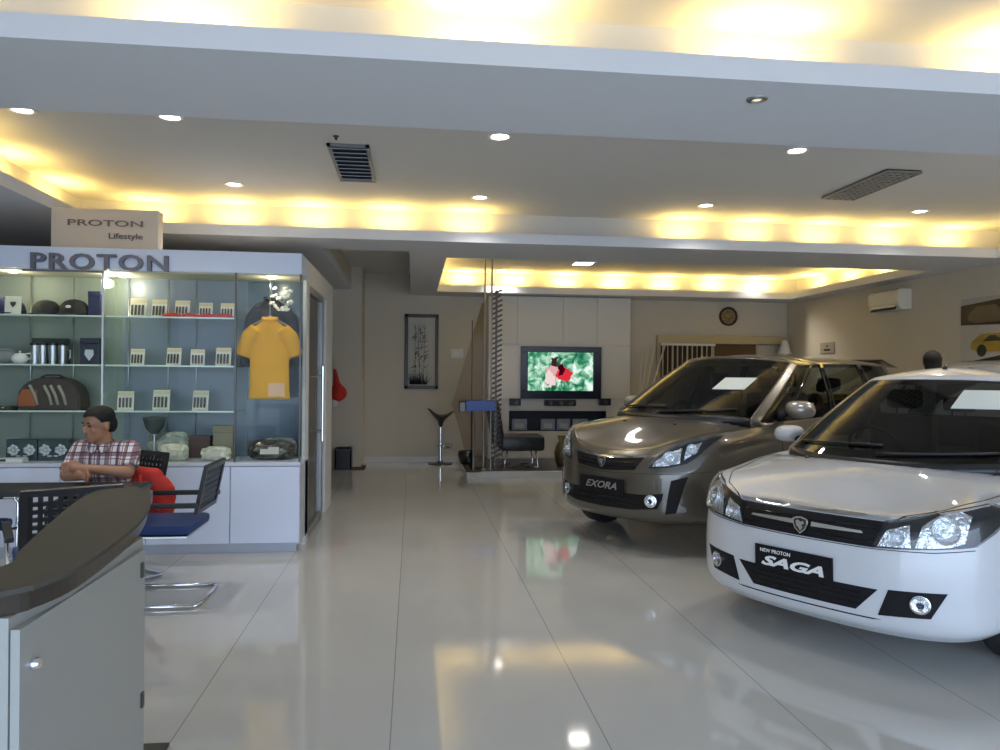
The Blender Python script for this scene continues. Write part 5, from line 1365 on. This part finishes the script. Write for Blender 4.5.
def emblem(c, x, z, sc_):
    M_ = Matrix.Translation((x, 0, z)) @ Matrix.Rotation(PI / 2, 4, 'Z')
    P_ = [(-.5, .42), (-.25, .52), (0, .56), (.25, .52), (.5, .42), (.5, .1), (.36, -.25), (0, -.56), (-.36, -.25), (-.5, .1)]
    e = obj('emblem', prism(NB(), [(a * sc_, b * sc_) for a, b in P_], -.012, .004, M_), chrome, c.t, world=False)
    obj('emblem_field', prism(NB(), [(a * sc_ * .82, b * sc_ * .82) for a, b in P_], -.014, -.0121, M_), mat('emblem_dark', (.05, .055, .05), .3, .5), e, world=False)
    bm = NB()      # small beast-head mark: ears, brow, muzzle
    for poly in ([(-.26, .26), (-.10, .34), (.04, .22), (.24, .30), (.28, .12), (.10, .02), (.20, -.12), (.04, -.36), (-.06, -.16), (-.22, -.04)],):
        prism(bm, [(a * sc_, b * sc_) for a, b in poly], -.017, -.0141, M_)
    obj('emblem_mark', bm, alu, e, world=False)

def sides(c, belt, xA, xB, xC, zlo, hz, x_fuel=None):
    for sg in (1, -1):
        for pts in ([(xA, zlo), (xA + .02, .55), (xA - .02, belt)], [(xB, zlo), (xB, belt)], [(xC + .06, zlo + .25), (xC, .75), (xC - .02, belt)], [(xA, zlo), (xC + .10, zlo)]):
            c.seam('door_seam', pts, .007, seamm, 'y', sg, n=20)
        for x in (xB + .14, xC + .14):
            h, n_ = c.hit('y', x, hz, sg)
            o = obj('door_handle', bx(NB(), -.10, .10, -.012, .012, -.014, .014, .008, TR(x, h.y + sg * .028, hz)), c.paint, c.t, world=False, smooth=0.8)

# ------------------------------------------------------- white saloon car
S = Car('white saloon car with black front plate, nearest on the right', (3.854, 4.845, 0), -2.578)
paintW = mat('paint_white', (.60, .62, .655), .35, 0, 1.0)
S.paint = paintW
sx = [2.14, 2.11, 2.01, 1.82, 1.52, 1.0, 0, -1.0, -1.5, -1.85, -2.05, -2.12]
sy = [0, .38, .65, .80, .845, .845, .845, .84, .82, .75, .55, 0]
zb = np.array([.18, .18, .185, .195, .21, .21, .20, .22, .27, .28, .28, .28])
ringsS = [(zb, [.07] * 12), (zb + .06, [.01] * 12), ([.38] * 12, .0), ([.50] * 12, [0] * 12), ([.60, .60, .61, .63, .65, .68, .68, .70, .72, .72, .72, .72], [.012, .014, .014, .008, 0, 0, 0, 0, 0, 0, 0, 0]),
          ([.70, .70, .73, .775, .81, .86, .88, .90, .92, .94, .94, .94], [.032, .034, .040, .034, .02, .012, .012, .012, .012, .015, .02, .02]),
          ([.757, .76, .80, .838, .862, .92, .94, .96, .985, 1.0, 1.01, 1.01], [.075, .075, .085, .075, .055, .05, .05, .05, .05, .06, .06, .06])]
S.lower(sx, sy, ringsS, [(2.14, .74), (2.06, .77), (1.9, .825), (1.6, .895), (1.32, .955), (1.15, .96), (1.0, .84), (-1.45, .84), (-1.6, .98), (-1.75, 1.06), (-2.0, 1.03), (-2.1, 1.0)], paintW, ((1.30, .30), (-1.165, .30)), .345)
baseS = [(1.36, 0, .968), (1.29, .38, .972), (1.08, .665, .975), (.98, .735, .95), (-.10, .775, .965), (-.18, .775, .965), (-1.05, .755, 1.0), (-1.36, .66, 1.02), (-1.62, .36, 1.04), (-1.68, 0, 1.045)]
topS = [(.46, 0, 1.445), (.43, .30, 1.44), (.30, .50, 1.425), (.20, .555, 1.405), (-.18, .58, 1.42), (-.26, .58, 1.42), (-.78, .57, 1.415), (-.94, .50, 1.415), (-1.08, .28, 1.43), (-1.10, 0, 1.435)]
S.cabin(baseS, topS, [(.5, 1.49), (.2, 1.525), (-.3, 1.555), (-.8, 1.53), (-1.1, 1.48)], paintW, (0, 1, 3, 5, 7, 8), (((0, 1), 'windscreen', False), ((3,), 'side_window', True), ((5,), 'side_window', True), ((7, 8), 'rear_window', False)), (4,), gm=carglass)
interior(S, .90, .955, 1.22, -1.35, .66, ((.05, -.35, .47), (.05, .35, .47), (-.95, -.33, .40), (-.95, .33, .40)), .50)
# front
g_ = S.patch('grille', [(-.41, .738), (.41, .738)], [(-.355, .612), (.355, .612)], cardark, n=40, m=8)
for z in (.64, .705): S.seam('grille_slat', [(-.36, z), (.36, z)], .006, blkg, 'x', parent=g_, n=40, off=.008)
S.patch('chrome_strip', [(-.42, .757), (-.2, .757), (0, .755), (.2, .757), (.42, .757)], [(-.405, .742), (.405, .742)], chrome, parent=g_, n=40, m=2, off=.010)
for sg in (1, -1): S.patch('grille_bar', [(.05 * sg, .690), (.30 * sg, .683)], [(.05 * sg, .668), (.31 * sg, .673)], chrome, parent=g_, n=16, m=2, off=.018)
emblem(S, S.hit('x', 0, .67)[0].x + .022, .672, .082)
x_ = S.hit('x', -.04, .47)[0].x
Mp = Matrix.Translation((x_ + .008, -.04, .468)) @ Matrix.Rotation(.04, 4, 'Y')
pl_ = obj('number_plate', bx(NB(), -.004, .006, -.22, .22, -.063, .063, .004, Mp), platem, S.t, world=False)
def platetext(parent, txt, y0, y1, z0, z1, Mp, shear=0, bold=.002, m_=wht):
    me = text_mesh(txt, .1, .002, STAND, shear=shear, bold=bold)
    me_fit(me, y0, y1, z0, z1, 0)
    me.transform(Mp @ Matrix.Translation((.0075, 0, 0)) @ Matrix.Rotation(PI / 2, 4, 'Z'))
    return link('plate_lettering', me, m_, parent, world=False)
platetext(pl_, 'NEW PROTON', -.185, -.01, .026, .046, Mp, bold=.001)
platetext(pl_, 'SAGA', -.18, .175, -.045, .010, Mp, shear=.35, bold=.004)
i_ = S.patch('air_intake', [(-.385, .412), (.385, .412)], [(-.285, .296), (.285, .296)], cardark, n=40, m=6, off=.003)
for z in (.325, .352, .379): S.seam('intake_slat', [(-.30, z), (.30, z)], .007, blkg, 'x', parent=i_, n=40, off=.008)
S.patch('bumper_lip', [(-.40, .268), (.40, .268)], [(-.36, .262), (.36, .262)], cardark, n=30, m=1, off=.002)
for f in (False, True):
    sg = -1 if f else 1
    fo = S.patch('fog_surround', [(.43, .42), (.66, .435)], [(.385, .288), (.60, .308)], cardark, n=20, m=8, off=.003, flip=f)
    h, n_ = S.hit('x', sg * .56, .371); q = Matrix.Translation(h + n_ * .004) @ n_.to_track_quat('Z', 'Y').to_matrix().to_4x4()
    fl = obj('fog_light', lathe(NB(), [(.036, .008), (.040, .012), (.045, .010), (.045, -.02), (0, -.02), (0, -.004), (.02, -.002), (.036, .008)], 28, q), chrome, fo, world=False, smooth=0.7)
    obj('fog_lens', lathe(NB(), [(0, .016), (.02, .014), (.036, .008), (0, .006)], 24, q), coverm, fo, world=False, smooth=True)
    top_ = [(.395, .735), (.50, .768), (.62, .808), (.745, .845), (.79, .820), (.812, .787)]; bot_ = [(.352, .612), (.50, .622), (.62, .636), (.735, .655), (.78, .715), (.812, .784)]
    hl = S.patch('headlight', top_, bot_, lampd, n=30, m=10, off=.003, flip=f)
    S.patch('reflector_panel', [(.408, .700), (.50, .735)], [(.375, .622), (.515, .633)], facetm, hl, n=16, m=8, off=.008, dep=.004, flip=f)
    S.patch('reflector_panel', [(.55, .735), (.60, .785), (.67, .81), (.715, .79)], [(.53, .634), (.60, .64), (.66, .65), (.705, .67)], facetm, hl, n=24, m=10, off=.008, dep=.004, flip=f)
    headlight_fill(S, sg, ((.455, .668, .036, .036, .014), (.635, .72, .062, .066, .014)), reflm, hl)
    S.patch('lamp_cover', top_, bot_, coverm, parent=hl, n=30, m=10, off=.020, dep=-.004, flip=f)
    S.seam('bonnet_seam', [(2.045, .42), (1.90, .60), (1.70, .705), (1.40, .755), (1.10, .775)], .006, seamm, 'z', n=40, flip=f)
    mirror(S, .72, .895, 1.035, (.105, .062), paintW, sg)
    h, n_ = S.hit('z', 1.30, sg * .30 if not f else -.42)
    obj('washer_nozzle', ellipsoid(NB(), h + n_ * .004, (.018, .014, .009), seg=10), blk, S.t, world=False, smooth=True)
S.seam('bumper_seam', [(-.74, .640), (-.60, .618), (-.36, .606), (0, .604), (.36, .606), (.60, .618), (.74, .640)], .004, seamm, 'x', n=60)
for (pa, pb) in (((-.55, .02), (.02, .04)), ((.02, -.01), (.62, .03))):
    pts = []
    for k in range(7):
        y = pa[0] + (pb[0] - pa[0]) * k / 6; h = S.hit('x', y, 1.0 + pa[1] + (pb[1] - pa[1]) * k / 6, 1, True); pts.append(h[0] + h[1] * .012)
    obj('wiper', tube(NB(), pts, .008, 6), blk, S.t, world=False, smooth=True)
h = S.hit('z', .25, .0, 1, True)[0]
obj('antenna', tube(NB(), [h, h + Vector((-.02, 0, .02)), h + Vector((-.05, 0, .035))], [.016, .010, .005], 8), blk, S.t, world=False, smooth=True)
wp = wheel_proto(.298, .185, 5, S.t)
wp.location = (1.30, .735, .298)
for (x, y, r_) in ((1.30, -.735, PI), (-1.165, .735, 0), (-1.165, -.735, PI)):
    w = dup(wp, (x, y, .298), r_)
sides(S, .93, .93, -.14, -1.05, .30, .80)
for sg in (1, -1):
    h, n_ = S.hit('x', 0, .5); 
    c_ = NB(); hh = Vector((-1.98, sg * .60, .86)); near = S.bvh.find_nearest(hh)
    ellipsoid(c_, near[0], (.05, .14, .08)); obj('tail_light', c_, mat('tail_red', (.4, .01, .01), .1, 0, 1), S.t, world=False, smooth=True)
# information sheet inside the windscreen
def sheet(c, y0, y1, z0, z1, lab):
    tmp = c.patch('s', [(y0, z1), (y1, z1)], [(y0, z0), (y1, z0)], None, ax='x', n=12, m=6, off=.006, dep=-.002, cab=True)
    me = tmp.data.copy(); bpy.data.objects.remove(tmp); me.transform(c.t.matrix_basis)
    o = link('paper_sheet', me, mat('paper_white', (.66, .74, .72), .6)); tag(o, lab, 'paper')
sheet(S, .235, .50, 1.265, 1.375, 'pale information sheet on the windscreen of the white car')

# --------------------------------------------------- bronze people carrier
X = Car('bronze beige people carrier parked behind the white car', (3.477, 7.323, 0), -2.553)
paintB = mat('paint_bronze', (.105, .094, .076), .30, .45, 1.0, noise=.03)
X.paint = paintB
ex_ = [2.28, 2.23, 2.08, 1.84, 1.50, 1.0, 0, -1.0, -1.6, -2.0, -2.2, -2.29]
ey_ = [0, .40, .66, .83, .885, .90, .90, .895, .88, .82, .62, 0]
zb = np.array([.27, .27, .27, .27, .27, .23, .21, .23, .28, .30, .30, .30])
ringsX = [(zb, [.07] * 12), (zb + .06, [.01] * 12), ([.46] * 12, .0), ([.60] * 12, [.0] * 12), ([.70, .70, .71, .72, .74, .76, .78, .80, .80, .80, .80, .80], [.012, .014, .014, .01, 0, 0, 0, 0, 0, 0, 0, 0]),
          ([.78, .79, .84, .89, .92, .95, .98, 1.0, 1.0, 1.0, 1.0, 1.0], [.04, .045, .05, .04, .022, .018, .018, .018, .018, .018, .02, .02]),
          ([.835, .86, .935, .985, 1.01, 1.04, 1.06, 1.08, 1.10, 1.11, 1.11, 1.11], [.09, .10, .11, .095, .075, .065, .06, .06, .06, .06, .06, .06])]
X.lower(ex_, ey_, ringsX, [(2.28, .80), (2.18, .86), (2.0, .94), (1.75, 1.03), (1.5, 1.10), (1.38, 1.12), (1.2, .95), (-2.0, .95), (-2.29, 1.0)], paintB, ((1.36, .315), (-1.37, .315)), .365, aw=.55)
baseX = [(1.56, 0, 1.115), (1.49, .38, 1.115), (1.23, .735, 1.095), (1.16, .79, 1.065), (.86, .815, 1.065), (.80, .82, 1.065), (-.05, .83, 1.085), (-.13, .83, 1.085), (-1.0, .82, 1.11), (-1.1, .815, 1.11), (-1.85, .77, 1.14), (-2.1, .66, 1.14), (-2.22, .35, 1.13), (-2.24, 0, 1.13)]
topX = [(.50, 0, 1.630), (.46, .34, 1.620), (.33, .600, 1.588), (.25, .642, 1.568), (.02, .645, 1.57), (-.02, .645, 1.57), (-.14, .65, 1.58), (-.22, .65, 1.58), (-.95, .65, 1.59), (-1.05, .65, 1.59), (-1.65, .62, 1.59), (-1.92, .54, 1.60), (-2.02, .3, 1.62), (-2.04, 0, 1.63)]
carglass2 = glassmat('car_glass_clear', (.45, .49, .47), .9)
X.cabin(baseX, topX, [(.52, 1.645), (.1, 1.680), (-.6, 1.685), (-1.4, 1.68), (-2.05, 1.655)], paintB, (0, 1, 3, 5, 7, 9, 11, 12), (((0, 1), 'windscreen', False), ((3,), 'quarter_window', True), ((5,), 'side_window', True), ((7,), 'side_window', True), ((9,), 'side_window', True), ((11, 12), 'rear_window', False)), (4, 6, 8), gm=carglass2)
interior(X, 1.0, 1.07, 1.35, -2.0, .72, ((.0, -.36, .50), (.0, .36, .50), (-.95, -.36, .45), (-.95, .36, .45), (-1.65, 0, .40)), .55)
g_ = X.patch('grille', [(-.37, .79), (0, .765), (.37, .79)], [(-.31, .69), (0, .665), (.31, .69)], cardark, n=40, m=8)
X.patch('chrome_strip', [(-.39, .806), (-.15, .788), (0, .780), (.15, .788), (.39, .806)], [(-.38, .79), (-.15, .772), (0, .765), (.15, .772), (.38, .79)], chrome, parent=g_, n=40, m=2, off=.010)
for z in (.70, .73): X.seam('grille_slat', [(-.31, z + .02), (0, z), (.31, z + .02)], .006, blkg, 'x', parent=g_, n=40, off=.008)
emblem(X, X.hit('x', 0, .74)[0].x + .02, .735, .085)
x_ = X.hit('x', 0, .54)[0].x
Mp = Matrix.Translation((x_ + .008, 0, .545)) @ Matrix.Rotation(.02, 4, 'Y')
pl_ = obj('number_plate', bx(NB(), -.004, .006, -.24, .24, -.062, .062, .004, Mp), platem, X.t, world=False)
platetext(pl_, 'EXORA', -.17, .17, -.030, .030, Mp, shear=.4, bold=.002, m_=alu)
i_ = X.patch('air_intake', [(-.56, .525), (-.42, .50), (0, .495), (.42, .50), (.56, .525)], [(-.50, .395), (-.3, .37), (0, .365), (.3, .37), (.50, .395)], cardark, n=50, m=8, off=.003)
for z in (.41, .45): X.seam('intake_slat', [(-.36, z), (.36, z)], .008, blkg, 'x', parent=i_, n=40, off=.008)
for f in (False, True):
    sg = -1 if f else 1
    h, n_ = X.hit('x', sg * .455, .455); q = Matrix.Translation(h + n_ * .004) @ n_.to_track_quat('Z', 'Y').to_matrix().to_4x4()
    fl = obj('fog_light', lathe(NB(), [(.036, .008), (.040, .014), (.050, .012), (.050, -.02), (0, -.02), (0, -.004), (.02, -.002), (.036, .008)], 28, q), chrome, X.t, world=False, smooth=0.7)
    obj('fog_lens', lathe(NB(), [(0, .018), (.02, .014), (.036, .008), (0, .006)], 24, q), coverm, fl, world=False, smooth=True)
    X.patch('bumper_slot', [(.592, .625), (.69, .66)], [(.555, .355), (.625, .372)], cardark, n=12, m=14, off=.003, flip=f)
    X.patch('slot_ridge', [(.560, .60), (.588, .625)], [(.515, .345), (.550, .350)], paintB, n=5, m=14, off=.016, dep=.01, flip=f)
    top_ = [(.430, .735), (.49, .82), (.58, .895), (.68, .945), (.79, .968)]; bot_ = [(.430, .712), (.56, .722), (.67, .757), (.73, .83), (.79, .955)]
    hl = X.patch('headlight', top_, bot_, lampd, n=30, m=10, off=.003, flip=f)
    X.patch('reflector_panel', [(.465, .765), (.54, .838), (.62, .875)], [(.452, .727), (.55, .737), (.63, .76)], facetm, hl, n=24, m=8, off=.008, dep=.004, flip=f)
    X.patch('reflector_panel', [(.645, .885), (.72, .925)], [(.65, .785), (.712, .85)], facetm, hl, n=12, m=8, off=.008, dep=.004, flip=f)
    headlight_fill(X, sg, ((.565, .795, .062, .055, .014), (.68, .865, .045, .045, .014)), reflm, hl)
    X.patch('lamp_cover', top_, bot_, coverm, parent=hl, n=30, m=10, off=.028, dep=-.004, flip=f)
    X.seam('bonnet_seam', [(2.13, .40), (1.98, .58), (1.75, .70), (1.50, .76), (1.22, .80)], .006, seamm, 'z', n=40, flip=f)
    mirror(X, .86 if sg > 0 else .74, .975 if sg > 0 else .95, 1.175, (.125, .075) if sg > 0 else (.11, .07), mat('mirror_silver', (.42, .42, .41), .3, .6, .8), sg)
    h, n_ = X.hit('z', 1.66, sg * .28)
    obj('washer_nozzle', ellipsoid(NB(), h + n_ * .004, (.018, .014, .009), seg=10), blk, X.t, world=False, smooth=True)
X.seam('bumper_seam', [(-.80, .70), (-.62, .675), (-.36, .665), (0, .650), (.36, .665), (.62, .675), (.80, .70)], .004, seamm, 'x', n=60)
for (pa, pb) in (((-.55, .02), (.02, .04)), ((.02, -.01), (.62, .03))):
    pts = []
    for k in range(7):
        y = pa[0] + (pb[0] - pa[0]) * k / 6; h = X.hit('x', y, 1.135 + pa[1] + (pb[1] - pa[1]) * k / 6, 1, True); pts.append(h[0] + h[1] * .012)
    obj('wiper', tube(NB(), pts, .008, 6), blk, X.t, world=False, smooth=True)
sp_ = X.hit('z', -1.95, 0, 1, True)[0]
bm = NB(); prism(bm, [(-2.30, 1.575), (-2.02, 1.625), (-1.85, 1.668), (-1.85, 1.655), (-2.02, 1.60)], -.56, .56); bmesh.ops.bevel(bm, geom=list(bm.edges), offset=.008, segments=2, affect='EDGES')
obj('rear_spoiler', bm, paintB, X.t, world=False, smooth=0.7)
wp = wheel_proto(.315, .20, 7, X.t); wp.location = (1.36, .785, .315)
for (x, y, r_) in ((1.36, -.785, PI), (-1.37, .785, 0), (-1.37, -.785, PI)): dup(wp, (x, y, .315), r_)
sides(X, 1.04, .98, -.10, -1.05, .34, .90)
for sg in (1, -1):
    near = X.bvh.find_nearest(Vector((-2.15, sg * .68, .95))); c_ = NB(); ellipsoid(c_, near[0], (.05, .10, .14)); obj('tail_light', c_, MATS['tail_red'], X.t, world=False, smooth=True)
sheet(X, .27, .525, 1.335, 1.44, 'white information sheet on the windscreen of the bronze car')
